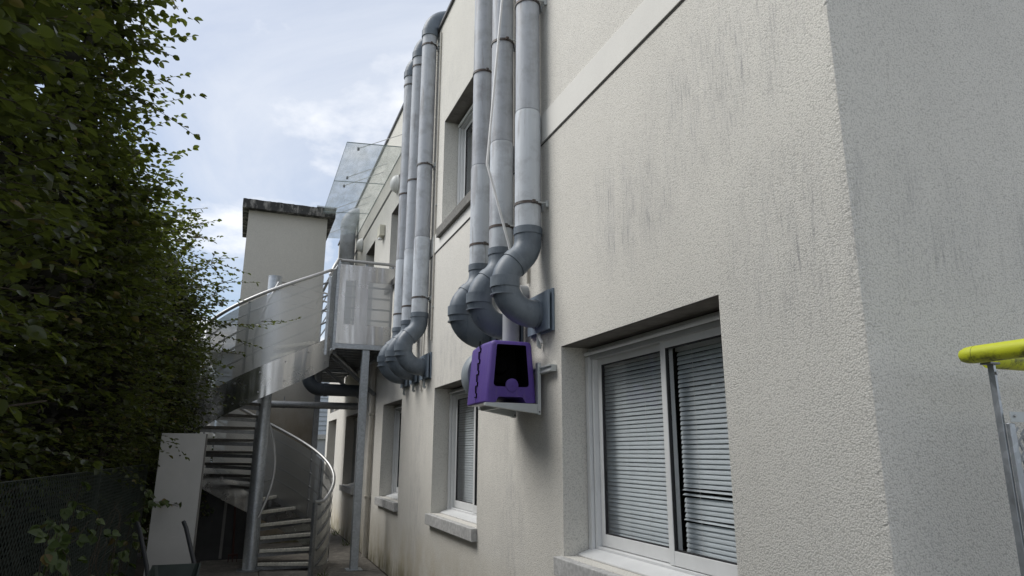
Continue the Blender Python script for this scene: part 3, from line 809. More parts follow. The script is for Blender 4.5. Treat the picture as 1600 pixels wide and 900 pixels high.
# ------------------------------------------------------------------ purple fan unit and its bracket
br = empty("wall_bracket", (1.98, 4.5, 1.86), "grey steel cantilever bracket carrying the purple fan unit", "bracket")
zr = 2.18
mk("wall_rail", MB().box(1.958, 1.9985, 4.30, 5.20, zr - 0.024, zr + 0.024).box(1.945, 1.958, 4.30, 5.20, zr + 0.012, zr + 0.024).box(1.945, 1.958, 4.30, 5.20, zr - 0.024, zr - 0.012), "bracket_grey", br, 0.002)
for yy, xa_ in ((4.50, 1.54), (4.98, 1.66)):
    mk("upright", MB().box(1.932, 1.9575, yy - 0.022, yy + 0.022, 1.866, 2.235), "bracket_grey", br, 0.002)
    mk("arm", MB().hexa([(xa_, yy - 0.022, 1.920), (1.931, yy - 0.022, 1.872), (1.931, yy + 0.022, 1.872), (xa_, yy + 0.022, 1.920)],
                        [(xa_, yy - 0.022, 1.94), (1.931, yy - 0.022, 1.94), (1.931, yy + 0.022, 1.94), (xa_, yy + 0.022, 1.94)]), "bracket_grey", br, 0.002)
    mk("bolt", MB().cyl((1.945, yy - 0.025, 1.885), (1.945, yy - 0.020, 1.885), 0.006, 8), "seal_black", br)
mk("cross_bar", MB().box(1.67, 1.70, 4.523, 4.957, 1.91, 1.938), "bracket_grey", br, 0.002)

FX = 0.018
fan = empty("fan_unit", (1.73, 4.7, 1.94), "purple plastic hooded fan unit standing on a grey wall bracket", "fan unit")
def lerp(a, b, t_): return a + (b - a) * t_
def trap(y, grow=0.0, zb=1.945, zt=2.385, xb=(1.535, 1.915), xt=(1.572, 1.878)):
    return [(xb[0] - grow, zb), (xb[1] + grow, zb), (xt[1] + grow, zt + grow), (xt[0] - grow, zt + grow)]
def rounded(poly, r, n=5):
    out = []
    m = len(poly)
    for i in range(m):
        p = Vector(poly[i]); a = Vector(poly[i - 1]); b = Vector(poly[(i + 1) % m])
        rr = r[i] if isinstance(r, (list, tuple)) else r
        d1 = (a - p).normalized(); d2 = (b - p).normalized()
        s0 = p + d1 * rr; s1 = p + d2 * rr
        for k in range(n + 1):
            t_ = k / n
            out.append(tuple((s0 * (1 - t_) ** 2 + p * 2 * t_ * (1 - t_) + s1 * t_ ** 2)))
    return out
def hood(y0, y1, front, name):
    """shell between y0 (front) and y1 with a notch between two feet at the bottom"""
    def outline(y, inset):
        p = [(1.535 + inset, 1.945), (1.600, 1.945), (1.622, 1.985), (1.805, 1.985), (1.827, 1.945), (1.915 - inset, 1.945), (1.878 - inset, 2.385 - inset), (1.572 + inset, 2.385 - inset)]
        return rounded(p, [0.012, 0.008, 0.012, 0.012, 0.008, 0.012, 0.03, 0.03], 4)
    rings = [(y0, 0.026), (y0 + 0.004, 0.015), (y0 + 0.012, 0.006), (y0 + 0.022, 0.001), (y0 + 0.034, 0.0), (y1, -0.004)]
    if not front: rings = [(y0, -0.004), (y1 - 0.02, 0.006), (y1, 0.025)]
    m = MB(); V = []; n = 0
    for (y, ins) in rings:
        o = outline(y, ins); n = len(o)
        V += [(a, y, b) for a, b in o]
    F = []
    for i in range(len(rings) - 1):
        for k in range(n):
            k2 = (k + 1) % n
            F.append((i * n + k, i * n + k2, (i + 1) * n + k2, (i + 1) * n + k))
    m.add(V, F, True)
    if not front: m.add([V[(len(rings) - 1) * n + k] for k in range(n)], [tuple(range(n))])
    return m, V[:n]
m, fr_out = hood(4.495, 4.735, True, "hood_front")
hf = mk("hood_front", m, "purple_plastic", fan)
m, _ = hood(4.740, 4.985, False, "hood_rear")
mk("hood_rear", m, "purple_plastic", fan)
# front face with trapezoid opening: strip between outer outline and opening
opening = rounded([(1.582, 2.055), (1.852, 2.055), (1.828, 2.355), (1.606, 2.355)], [0.03, 0.03, 0.012, 0.012], 4)
def resample(poly, N, start):
    P = [Vector(p) for p in poly]; m_ = len(P)
    i0 = min(range(m_), key=lambda i: (P[i] - Vector(start)).length)
    P = P[i0:] + P[:i0] + [P[i0]]
    L = [0]
    for i in range(m_): L.append(L[-1] + (P[i + 1] - P[i]).length)
    out = []
    for k in range(N):
        d = L[-1] * k / N
        j = max(i for i in range(m_) if L[i] <= d + 1e-9)
        t_ = (d - L[j]) / max(1e-9, L[j + 1] - L[j])
        out.append(P[j].lerp(P[j + 1], min(1, t_)))
    return out
# face as top/left/right/bottom quads keyed by angle around the opening centre
cen = Vector((1.7245, 2.20))
def ray_hit(poly, ang):
    d = Vector((math.cos(ang), math.sin(ang))); best = None
    n = len(poly)
    for i in range(n):
        a = Vector(poly[i]) - cen; b = Vector(poly[(i + 1) % n]) - cen
        e_ = b - a; den_ = d.x * e_.y - d.y * e_.x
        if abs(den_) < 1e-12: continue
        t_ = (a.x * e_.y - a.y * e_.x) / den_; u_ = (a.x * d.y - a.y * d.x) / den_
        if t_ > 0 and -1e-6 <= u_ <= 1 + 1e-6 and (best is None or t_ < best): best = t_
    return cen + d * best
outer2 = [(p[0], p[2]) for p in fr_out]
angs = set()
for pl in (outer2, opening):
    for p in pl: angs.add(round(math.atan2(p[1] - cen.y, p[0] - cen.x), 6))
angs = sorted(angs)
V = []; F = []
for a in angs:
    q = ray_hit(outer2, a); o_ = ray_hit(opening, a)
    V += [(q.x, 4.495, q.y), (o_.x, 4.492, o_.y), (o_.x * 0.985 + cen.x * 0.015, 4.53, o_.y * 0.985 + cen.y * 0.015), (o_.x * 0.97 + cen.x * 0.03, 4.70, o_.y * 0.97 + cen.y * 0.03)]
n = len(angs)
for k in range(n):
    k2 = (k + 1) % n
    F += [(4 * k, 4 * k2, 4 * k2 + 1, 4 * k + 1)]
mk("front_face", MB().add(V, F), "purple_plastic", fan)
F2 = []
for k in range(n):
    k2 = (k + 1) % n
    F2 += [(4 * k + 1, 4 * k2 + 1, 4 * k2 + 2, 4 * k + 2), (4 * k + 2, 4 * k2 + 2, 4 * k2 + 3, 4 * k + 3)]
mk("recess", MB().add(V, F2).add([V[4 * k + 3] for k in range(n)], [tuple(range(n))]), "black_plastic", fan)
mk("motor", MB().lathe([(0.001, 0.0), (0.05, 0.0), (0.062, 0.012), (0.075, 0.05)], (1.70, 4.655, 2.23), (0, 1, 0), 24).lathe([(0.001, -0.01), (0.014, -0.01), (0.014, 0.0)], (1.70, 4.655, 2.23), (0, 1, 0), 12).box(1.64, 1.80, 4.67, 4.69, 2.10, 2.11), "black_plastic", fan)
mk("badge_disc", MB().lathe([(0.001, 0.0), (0.044, 0.0), (0.047, 0.002), (0.047, 0.02)], (1.722, 4.486, 2.066), (0, 1, 0), 30), "purple_plastic", fan)
# interlocking seam clips along the left side
for k in range(5):
    z = 1.99 + 0.083 * k
    x = lerp(1.535, 1.572, (z - 1.945) / 0.44) - 0.006
    mk("clip", MB().box(x - 0.004, x + 0.004, 4.716, 4.758, z, z + 0.006).box(x - 0.004, x + 0.004, 4.714, 4.722, z, z + 0.03).box(x - 0.004, x + 0.004, 4.734, 4.741, z + 0.03, z + 0.083), "black_plastic", fan)
mk("base_plate", MB().box(1.55, 1.90, 4.53, 4.97, 1.941, 1.9455), "white_plastic", fan)
# scroll casing and outlet
sc = MB(); V = []; n = 40
for y_, g in ((4.99, -0.012), (5.005, 0.0), (5.125, 0.0), (5.14, -0.012)):
    for k in range(n):
        a = 2 * PI * k / n
        rr = 0.205 + 0.02 * (k / n) + g
        V.append((1.752 + rr * math.cos(a), y_, 2.19 + rr * math.sin(a)))
F = []
for i in range(3):
    for k in range(n):
        k2 = (k + 1) % n; F.append((i * n + k, i * n + k2, (i + 1) * n + k2, (i + 1) * n + k))
sc.add(V, F, True); sc.add(V[:n], [tuple(range(n))[::-1]]); sc.add(V[-n:], [tuple(range(n))])
mk("scroll_casing", sc, "fan_grey", fan)
op = [(1.853, 4.86, 2.36), (1.853, 4.86, 2.74)] + [(1.853 + 0.09 - 0.09 * math.cos(R(a)), 4.86, 2.74 + 0.09 * math.sin(R(a))) for a in range(10, 91, 10)] + [(1.999, 4.86, 2.83)]
mk("outlet_pipe", MB().tube(op, 0.066, 24), "outlet_grey", fan)
mk("outlet_collar", MB().tube([(1.853, 4.86, 2.37), (1.853, 4.86, 2.395)], 0.078, 24), "purple_plastic", fan)

fan.location.x += FX

# ------------------------------------------------------------------ glass canopy
cn = empty("glass_canopy", (2.0, 12.5, 6.3), "clear glass canopy hung on steel rods above the landing", "canopy")
yy = [9.95, 11.6, 13.3, 15.1]
for i in range(3):
    a, b = yy[i] + 0.006, yy[i + 1] - 0.006
    pn = mk("glass_pane", MB().hexa([(1.10, a, 6.262), (1.99, a, 6.332), (1.99, b, 6.332), (1.10, b, 6.262)], [(1.10, a, 6.275), (1.99, a, 6.345), (1.99, b, 6.345), (1.10, b, 6.275)]), "canopy_glass", cn)
    mk("pane_edge", MB().bar((1.097, a, 6.2685), (1.097, b, 6.2685), 0.005, 0.015).bar((1.10, a - 0.003, 6.269), (1.99, a - 0.003, 6.339), 0.004, 0.014), "glass_edge", pn)
    for q in (0.12, 0.88):
        y_ = lerp(a, b, q)
        mk("tie_rod", MB().cyl((1.30, y_, 6.285), (1.995, y_, 6.66), 0.006, 8), "rail_steel", cn)
        mk("rod_fixing", MB().cyl((1.30, y_, 6.255), (1.30, y_, 6.30), 0.02, 12), "galv_dark", cn)
mk("wall_rail", MB().box(1.985, 1.998, 9.95, 15.1, 6.345, 6.365), "smooth_band", cn)

# ------------------------------------------------------------------ landing platform
ld = empty("landing", (1.6, 10.25, 0), "galvanised steel landing on a square post against the far wall", "landing")
LX0, LX1, LY0, LY1, LZ = 1.12, 1.975, 10.20, 13.5, 3.22
mk("deck", MB().box(LX0 + 0.05, LX1, LY0 + 0.05, LY1 - 0.05, LZ, LZ + 0.035), "tread_steel", ld)
for a, b in (((LX0, LY0 + 0.025, LZ - 0.06), (LX1, LY0 + 0.025, LZ - 0.06)), ((LX0, LY1 - 0.025, LZ - 0.06), (LX1, LY1 - 0.025, LZ - 0.06)), ((LX0 + 0.025, LY0 + 0.05, LZ - 0.06), (LX0 + 0.025, LY1 - 0.05, LZ - 0.06)), ((LX1 - 0.025, LY0 + 0.05, LZ - 0.06), (LX1 - 0.025, LY1 - 0.05, LZ - 0.06))):
    mk("edge_beam", MB().bar(a, b, 0.05, 0.13), "galvanised", ld, 0.003)
k = LY0 + 0.3
while k < LY1 - 0.1:
    mk("joist", MB().box(LX0 + 0.05, LX1 - 0.05, k, k + 0.04, LZ - 0.075, LZ - 0.004), "galv_dark", ld); k += 0.31
mk("brace", MB().bar((LX0 + 0.06, LY0 + 0.3, LZ - 0.15), (LX1 - 0.06, LY1 - 0.3, LZ - 0.15), 0.05, 0.05), "galv_dark", ld)
mk("brace", MB().bar((LX0 + 0.1, LY0 + 0.9, LZ - 0.13), (1.97, LY0 + 1.15, LZ - 0.70), 0.05, 0.05), "galv_dark", ld)
mk("brace", MB().bar((LX0 + 0.1, LY0 + 2.4, LZ - 0.13), (1.97, LY0 + 2.4, LZ - 0.70), 0.05, 0.05), "galv_dark", ld)
mk("post", MB().box(1.555, 1.665, 10.22, 10.33, 0.0, LZ - 0.126), "galvanised", ld, 0.006)
mk("base_plate", MB().box(1.50, 1.72, 10.16, 10.39, 0.004, 0.016), "galvanised", ld)
mk("deck", MB().box(1.24, LX1, LY1 + 0.002, 15.4, LZ, LZ + 0.035), "tread_steel", ld)
for k in range(6):
    mk("joist", MB().box(1.24, LX1 - 0.05, LY1 + 0.15 + k * 0.31, LY1 + 0.19 + k * 0.31, LZ - 0.075, LZ - 0.004), "galv_dark", ld)
mk("edge_beam", MB().box(1.24, LX1, 15.35, 15.4, LZ - 0.13, LZ - 0.004), "galvanised", ld)
mk("post", MB().box(1.20, 1.30, 13.36, 13.46, 0.0, LZ - 0.126), "galv_dark", ld, 0.006)
def sheet(m, pts0, pts1, u0=0.0):
    """vertical sheet from a list of bottom and top points, UV in metres"""
    L = 0; uv = []; V = []
    for i, (a, b) in enumerate(zip(pts0, pts1)):
        if i: L += (Vector(a) - Vector(pts0[i - 1])).length
        V += [a, b]; uv += [(u0 + L, a[2]), (u0 + L, b[2])]
    m.add(V, [(2 * i, 2 * i + 2, 2 * i + 3, 2 * i + 1) for i in range(len(pts0) - 1)], True, uv)
    return m
RT = 4.44
# front railing: solid margins with two perforated fields
yF = LY0 - 0.004
def flat(x0, x1, z0, z1): return MB().box(x0, x1, yF - 0.003, yF, z0, z1)
cols = [1.14, 1.245, 1.40, 1.585, 1.965]
fr_ = MB()
for (a, b, c, d) in ((cols[0], cols[4], 3.17, 3.46), (cols[0], cols[4], 4.13, 4.38), (cols[0], cols[1], 3.46, 4.13), (cols[2], cols[3], 3.46, 4.13)):
    fr_.box(a, b, yF - 0.003, yF, c, d)
pnl = mk("railing_sheet", fr_, "stainless", ld)
mk("perforated_field", sheet(MB(), [(cols[1], yF, 3.46), (cols[2], yF, 3.46)], [(cols[1], yF, 4.13), (cols[2], yF, 4.13)]), "perforated", pnl)
mk("perforated_field", sheet(MB(), [(cols[3], yF, 3.46), (cols[4], yF, 3.46)], [(cols[3], yF, 4.13), (cols[4], yF, 4.13)]), "perforated", pnl)
mk("top_rail", MB().tube([(LX0, LY0 - 0.01, RT), (1.985, LY0 - 0.01, RT)], 0.024, 12), "rail_steel", ld)
for x in (LX0 + 0.03, 1.55, 1.95):
    mk("railing_post", MB().box(x - 0.02, x + 0.02, LY0 + 0.012, LY0 + 0.035, LZ - 0.12, RT - 0.02), "galvanised", ld, 0.002)
for z in (3.55, 3.72, 3.89, 4.06, 4.23):
    mk("mid_bar", MB().box(LX0 + 0.02, 1.97, LY0 + 0.037, LY0 + 0.045, z - 0.015, z + 0.015), "galv_dark", ld)
# left side beyond the stair head
mk("top_rail", MB().tube([(LX0, 11.35, RT), (LX0, LY1, RT)], 0.024, 12), "rail_steel", ld)
for y_ in (11.4, 12.4, 13.45):
    mk("railing_post", MB().box(LX0 - 0.012, LX0 + 0.012, y_ - 0.02, y_ + 0.02, LZ - 0.12, RT - 0.02), "galvanised", ld, 0.002)
for z in (3.6, 3.8, 4.0, 4.2):
    mk("mid_bar", MB().box(LX0 - 0.004, LX0 + 0.004, 11.42, LY1 - 0.08, z - 0.015, z + 0.015), "galv_dark", ld)
# transition plate between the stair string and the landing corner
mk("corner_plate", MB().hexa([(0.985, 9.96, 3.02), (0.995, 9.955, 3.02), (1.125, 10.19, 3.10), (1.115, 10.195, 3.10)], [(0.985, 9.96, 4.08), (0.995, 9.955, 4.08), (1.125, 10.19, 4.40), (1.115, 10.195, 4.40)]), "galvanised", ld)
mk("corner_post", MB().box(1.10, 1.145, 10.14, 10.185, 3.06, 4.42), "galvanised", ld, 0.003)
mk("corner_post", MB().box(0.97, 1.005, 9.925, 9.96, 2.95, 4.10), "galvanised", ld, 0.003)
mk("top_rail", MB().tube([(0.985, 9.94, 4.13), (1.05, 10.06, 4.30), (LX0 - 0.005, 10.17, RT), (LX0 + 0.04, LY0 - 0.01, RT)], 0.024, 12), "rail_steel", ld)

# ------------------------------------------------------------------ spiral staircase
CX, CY, RO = 0.247, 10.70, 1.05
st = empty("spiral_staircase", (CX, CY, 0), "grey steel spiral staircase winding up from the alley to the landing", "staircase")
def zt_(th): return 0.10 + 0.168 * (th + 18) / 18.0
def pol(th, r, z): return (CX + r * math.cos(R(th)), CY + r * math.sin(R(th)), z)
mk("column", MB().tube([(CX, CY, 0), (CX, CY, 4.20)], 0.098, 28), "galvanised", st)
mk("column_cap", MB().tube([(CX, CY, 4.20), (CX, CY, 4.212)], 0.102, 28), "galvanised", st)
mk("foot_plate", MB().tube([(CX, CY, 0.004), (CX, CY, 0.02)], 0.17, 20), "galv_dark", st)
for k in range(1, 20):
    th = -18 + 18 * (k - 1); z = zt_(th)
    V = []; N = 5; span = 21.0 if k < 19 else 16.0
    for zz in (z - 0.035, z):
        for r_ in (0.095, 1.035):
            for i in range(N):
                V.append(pol(th + span * i / (N - 1), r_, zz))
    q = lambda a, b, i: a * 2 * N + b * N + i
    F = []
    for i in range(N - 1):
        F += [(q(1, 0, i), q(1, 1, i), q(1, 1, i + 1), q(1, 0, i + 1)), (q(0, 0, i), q(0, 0, i + 1), q(0, 1, i + 1), q(0, 1, i)),
              (q(0, 1, i), q(0, 1, i + 1), q(1, 1, i + 1), q(1, 1, i)), (q(0, 0, i + 1), q(0, 0, i), q(1, 0, i), q(1, 0, i + 1))]
    F += [(q(0, 0, 0), q(0, 1, 0), q(1, 1, 0), q(1, 0, 0)), (q(0, 1, N - 1), q(0, 0, N - 1), q(1, 0, N - 1), q(1, 1, N - 1))]
    td = mk("tread", MB().add(V, F), "tread_steel", st)
    mk("nosing", MB().bar(pol(th - 0.6, 0.11, z - 0.018), pol(th - 0.2, 1.03, z - 0.018), 0.028, 0.044), "tread_nose", td, 0.004, seg=1)
    mk("tread_bracket", MB().bar(pol(th + 9, 0.10, z - 0.075), pol(th + 9, 1.02, z - 0.055), 0.012, 0.05), "galv_dark", td)
    # serrated grip teeth on the nosing
    gm = MB()
    for q_ in range(22):
        rr = 0.16 + 0.86 * q_ / 21
        c_ = Vector(pol(th + 0.9, rr, z + 0.004)); gm.box(c_.x - 0.012, c_.x + 0.012, c_.y - 0.012, c_.y + 0.012, c_.z - 0.004, c_.z + 0.003)
    mk("grip_teeth", gm, "tread_nose", td)
def helix(a0, a1, r, fz, step=4):
    n = max(2, int(round((a1 - a0) / step)))
    return [pol(a0 + (a1 - a0) * i / n, r, fz(a0 + (a1 - a0) * i / n)) for i in range(n + 1)]
# outer string
m = MB(); A0, A1 = -44, 320
lo = lambda th: max(0.012, zt_(th) - 0.46); hi = lambda th: max(0.10, zt_(th) - 0.02)
for r_a, r_b in ((1.052, 1.060),):
    b0 = helix(A0, A1, r_a, lo, 3); t0 = helix(A0, A1, r_a, hi, 3); b1 = helix(A0, A1, r_b, lo, 3); t1 = helix(A0, A1, r_b, hi, 3)
    n = len(b0); V = b0 + t0 + t1 + b1
    F = []
    for i in range(n - 1):
        F += [(i, n + i, n + i + 1, i + 1), (3 * n + i, 3 * n + i + 1, 2 * n + i + 1, 2 * n + i)]
    m.add(V, F, True)
    m.add(V, [(n + i, 2 * n + i, 2 * n + i + 1, n + i + 1) for i in range(n - 1)] + [(i, i + 1, 3 * n + i + 1, 3 * n + i) for i in range(n - 1)], False)
stg = mk("string", m, "stainless", st)
bm_ = MB()
for th in range(150, 318, 9):
    for dz in (0.10, 0.36):
        bm_.cyl(pol(th, 1.058, zt_(th) - dz), pol(th, 1.066, zt_(th) - dz), 0.011, 8)
for th in range(196, 318, 17):
    for dz in (0.10, 0.36):
        mk("bolt", MB().cyl(pol(th, 1.058, zt_(th) - dz), pol(th, 1.067, zt_(th) - dz), 0.012, 8), "bolt_steel", stg)
# perforated screens in four lengths
zr_ = lambda th: max(0.94, zt_(th) + 1.0)
segs = [(-44, 40), (42, 128), (130, 214), (216, 308)]
for a, b in segs:
    mk("perforated_screen", sheet(MB(), helix(a, b, 1.045, lambda t_: max(0.03, zt_(t_) - 0.10), 3), helix(a, b, 1.045, lambda t_: zr_(t_) - 0.045, 3)), "perforated", st)
mk("handrail", MB().tube(helix(-46, 318, 1.065, zr_, 4) + [(0.985, 9.935, 4.12)], 0.023, 12), "rail_steel", st)
for q_ in (0.22, 0.42, 0.62, 0.82):
    for (ta, tb_, ra) in ((-40, 150, 1.056), (150, 318, 1.020)):
        m = MB(); V = []
        for rr, dz in ((ra, -0.015), (ra, 0.015), (ra + 0.006, -0.015), (ra + 0.006, 0.015)):
            hx = helix(ta, tb_, rr, lambda t_: zt_(t_) + q_ + dz, 5); n = len(hx); V += hx
        F = []
        for i in range(n - 1): F += [(i, i + n, i + n + 1, i + 1), (2 * n + i, 2 * n + i + 1, 3 * n + i + 1, 3 * n + i), (n + i, 3 * n + i, 3 * n + i + 1, n + i + 1), (i, i + 1, 2 * n + i + 1, 2 * n + i)]
        mk("mid_rail", m.add(V, F, True), "galv_dark", st)
mk("start_post", MB().bar(pol(-45, 1.06, 0.0), pol(-45, 1.06, zr_(-45)), 0.06, 0.045, (math.cos(R(-45)), math.sin(R(-45)), 0)), "galv_dark", st, 0.003)
for th in (28, 84, 140, 196, 252):
    mk("baluster", MB().bar(pol(th, 1.034, zt_(th) + 0.0), pol(th, 1.034, zr_(th) - 0.03), 0.035, 0.012, (math.cos(R(th)), math.sin(R(th)), 0)), "galv_dark", st)
mk("inner_rail", MB().tube(helix(-76, 284, 0.22, lambda t_: zt_(t_) + 1.16, 8), 0.019, 10), "rail_steel", st)
for th in (-20, 80, 180, 280):
    mk("rail_bracket", MB().cyl(pol(th, 0.09, zt_(th) + 1.10), pol(th, 0.22, zt_(th) + 1.15), 0.010, 8), "rail_steel", st)
for z in (4.16, 4.02, 3.86):
    mk("landing_bar", MB().tube([(CX + 0.08, CY + 0.06, z), (LX0, 11.37, z)], 0.014, 8), "rail_steel", st)

# ------------------------------------------------------------------ tower
tw = empty("rendered_tower", (0.5, 14.3, 0), "cream rendered square tower with a blackened concrete cap, behind the staircase", "tower")
TY = 13.6
mk("wall", MB().box(-0.285, 1.215, TY, TY + 1.75, -0.05, 6.22), "tower_render", tw)
capm = MB(); V = []; F = []
n = 40
for i in range(n + 1):
    x = -0.405 + 1.76 * i / n
    jz = random.uniform(-0.004, 0.004)
    V += [(x, TY - 0.15, 6.215), (x, TY - 0.15 + random.uniform(-.003, .003), 6.395 + jz), (x, TY + 1.92, 6.395 + jz), (x, TY + 1.92, 6.215)]
for i in range(n):
    for c in range(4):
        F.append((4 * i + c, 4 * i + (c + 1) % 4, 4 * i + 4 + (c + 1) % 4, 4 * i + 4 + c))
F += [(0, 3, 2, 1), (4 * n, 4 * n + 1, 4 * n + 2, 4 * n + 3)]
mk("cap", capm.add(V, F), "cap_concrete", tw)
mk("cap_flashing", MB().box(0.98, 1.37, TY - 0.17, TY + 1.94, 6.402, 6.43), "galvanised", tw)

# pipes between tower and building
e = empty("overhead_pipe", (0.9, 12.95, 2.43), "thin dark horizontal pipe spanning from the tower to the building", "pipe")
mk("pipe", MB().tube([(-0.2, 12.95, 2.43), (1.995, 12.95, 2.43)], 0.062, 16), "galv_dark", e)
mk("pipe_clamp", MB().tube([(0.62, 12.95, 2.43), (0.65, 12.95, 2.43)], 0.07, 16).box(0.625, 0.645, 12.94, 12.96, 2.49, 2.57), "galv_dark", e)
e = empty("elbow_duct", (0.95, 12.4, 2.66), "dark plastic duct with an elbow, slung under the landing", "duct")
DY = 12.3
mk("run", MB().tube([(1.22, DY, 2.66), (1.995, DY, 2.66)], 0.105, 24), "pvc_dark", e)
mk("elbow", MB().tube([(1.23, DY, 2.66)] + [(1.20 - 0.24 * math.sin(R(a)), DY, 2.90 - 0.24 * math.cos(R(a))) for a in range(0, 91, 9)] + [(0.96, DY, 2.93)], 0.11, 24), "pvc_dark", e)
mk("socket", MB().tube([(1.24, DY, 2.66), (1.30, DY, 2.66)], 0.116, 24), "pvc_dark", e)
mk("riser", MB().tube([(0.96, DY, 2.92), (0.96, DY, 3.02)] + [(0.96, DY + 0.2 - 0.2 * math.cos(R(a)), 3.02 + 0.2 * math.sin(R(a))) for a in range(15, 91, 15)] + [(0.96, TY - 0.002, 3.22)], 0.1, 20), "pvc_pale", e)

# ------------------------------------------------------------------ house with siding beyond
hs = empty("siding_house", (3, 26, 0), "blue-grey boarded house seen between tower and building at the far end", "house")
mk("base_wall", MB().box(-1, 7, 24.0, 29, -0.05, 2.02), "siding_base", hs)
mk("ledge", MB().box(-1.05, 7.05, 23.93, 29.05, 2.02, 2.18), "sill_concrete", hs, 0.01)
z = 2.18
bme = None
while z < 4.6:
    if bme is None:
        b0 = MB().hexa([(-1, 24.00, z), (7, 24.00, z), (7, 24.1, z), (-1, 24.1, z)], [(-1, 24.03, z + 0.148), (7, 24.03, z + 0.148), (7, 24.1, z + 0.148), (-1, 24.1, z + 0.148)])
        ob = mk("siding_board", b0, "siding_blue", hs); bme = ob.data; zb0 = z
    else:
        ob = bpy.data.objects.new("siding_board", bme); link(ob, hs); ob.location = (0, random.uniform(-.004, .004), z - zb0)
    z += 0.15
mk("wall", MB().box(-0.99, 6.99, 24.1, 29, 2.18, z), "siding_base", hs)
mk("roof", MB().prism([(23.7, z + 0.002), (29.3, z + 0.002), (26.5, z + 0.45)], 'x', -1.3, 7.3), "siding_roof", hs)

# ------------------------------------------------------------------ alley clutter
bd = empty("white_board", (-0.55, 8.0, 0), "tall white board leaning upright in front of the staircase", "board")
lean = 0.05
def bq(z): return lean * (1 - z / 1.78)
mk("panel", MB().hexa([(-0.79, 8.0 - lean, 0.0), (-0.375, 8.0 - lean, 0.0), (-0.375, 8.05 - lean, 0.0), (-0.79, 8.05 - lean, 0.0)], [(-0.785, 8.0, 1.785), (-0.365, 8.0, 1.785), (-0.365, 8.05, 1.785), (-0.785, 8.05, 1.785)]), "board_white", bd, 0.004)
mk("edge_trim", MB().hexa([(-0.374, 8.0 - lean, 0.0), (-0.358, 8.0 - lean, 0.0), (-0.358, 8.06 - lean, 0.0), (-0.374, 8.06 - lean, 0.0)], [(-0.364, 8.0, 1.784), (-0.348, 8.0, 1.784), (-0.348, 8.06, 1.784), (-0.364, 8.06, 1.784)]), "board_edge", bd)
mk("screw_hole", MB().cyl((-0.59, 7.988, 1.56), (-0.59, 7.9905, 1.56), 0.008, 8), "seal_black", bd)
e = empty("dark_backing", (0.0, 11.95, 0), "dark grey sheet under the staircase, added to block the bright background below the treads", "panel")  # wide dark sheet added to keep the gap below the treads dark
mk("sheet", MB().hexa([(-0.62, 11.90, 0.0), (0.30, 11.86, 0.0), (0.30, 11.88, 0.0), (-0.62, 11.92, 0.0)], [(-0.60, 12.02, 1.30), (0.28, 11.98, 0.98), (0.28, 12.0, 0.98), (-0.60, 12.04, 1.30)]), "backing_dark", e)
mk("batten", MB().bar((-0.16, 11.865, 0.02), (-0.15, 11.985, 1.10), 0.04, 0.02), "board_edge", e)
e = empty("garden_fork", (0.02, 11.6, 0), "rusty handled garden tool standing in the dark under the stairs", "tool")
mk("shaft", MB().tube([(0.02, 11.6, 0.05), (-0.02, 11.8, 0.95)], 0.016, 8), "rust_red", e)
mk("head", MB().bar((-0.05, 11.58, 0.10), (0.09, 11.58, 0.10), 0.02, 0.03).bar((-0.04, 11.57, 0.0), (-0.04, 11.58, 0.1), 0.012, 0.012).bar((0.02, 11.57, 0.0), (0.02, 11.58, 0.1), 0.012, 0.012).bar((0.08, 11.57, 0.0), (0.08, 11.58, 0.1), 0.012, 0.012), "rust_red", e)
# wheelbarrow, tipped on its nose
wbw = empty("wheelbarrow", (-0.6, 6.5, 0), "dark green wheelbarrow with curved black handles, below the white board", "wheelbarrow")
def rect(cx_, cy_, hx, hy, z, dz=0): return [(cx_ - hx, cy_ - hy, z - dz), (cx_ + hx, cy_ - hy, z - dz), (cx_ + hx, cy_ + hy, z + dz), (cx_ - hx, cy_ + hy, z + dz)]
m = MB()
r0 = rect(-0.60, 6.25, 0.11, 0.26, 0.32, 0.0); r1 = rect(-0.60, 6.3, 0.19, 0.45, 0.61, 0.05); r1i = rect(-0.60, 6.3, 0.178, 0.435, 0.61, 0.05); r0i = rect(-0.60, 6.25, 0.098, 0.245, 0.335, 0.0)
for A_, B_ in ((r0, r1), (r1, r1i), (r1i, r0i)):
    m.add(A_ + B_, [(i, (i + 1) % 4, 4 + (i + 1) % 4, 4 + i) for i in range(4)])
m.add(r0, [(3, 2, 1, 0)]); m.add(r0i, [(0, 1, 2, 3)])
mk("tub", m, "tub_green", wbw, 0.03)
for sx in (-0.80, -0.42):
    mk("handle", MB().tube([(sx + (0.1 if sx < -0.6 else -0.1), 5.75, 0.22), (sx, 6.3, 0.30), (sx, 6.75, 0.50), (sx - 0.05, 6.95, 0.62), (sx - 0.16, 7.1, 0.92), (sx - 0.19, 7.15, 0.97)], 0.019, 10), "handle_black", wbw)
    mk("leg", MB().tube([(sx, 6.45, 0.34), (sx, 6.5, 0.01), (sx, 6.62, 0.01), (sx, 6.7, 0.46)], 0.014, 8), "handle_black", wbw)
mk("wheel", MB().lathe([(0.04, -0.04), (0.16, -0.04), (0.20, -0.025), (0.20, 0.025), (0.16, 0.04), (0.04, 0.04)], (-0.65, 5.72, 0.20), (1, 0, 0), 24), "seal_black", wbw)

wbw.location.x += 0.17; wbw.location.y += 0.1; wbw.location.z = 0.0
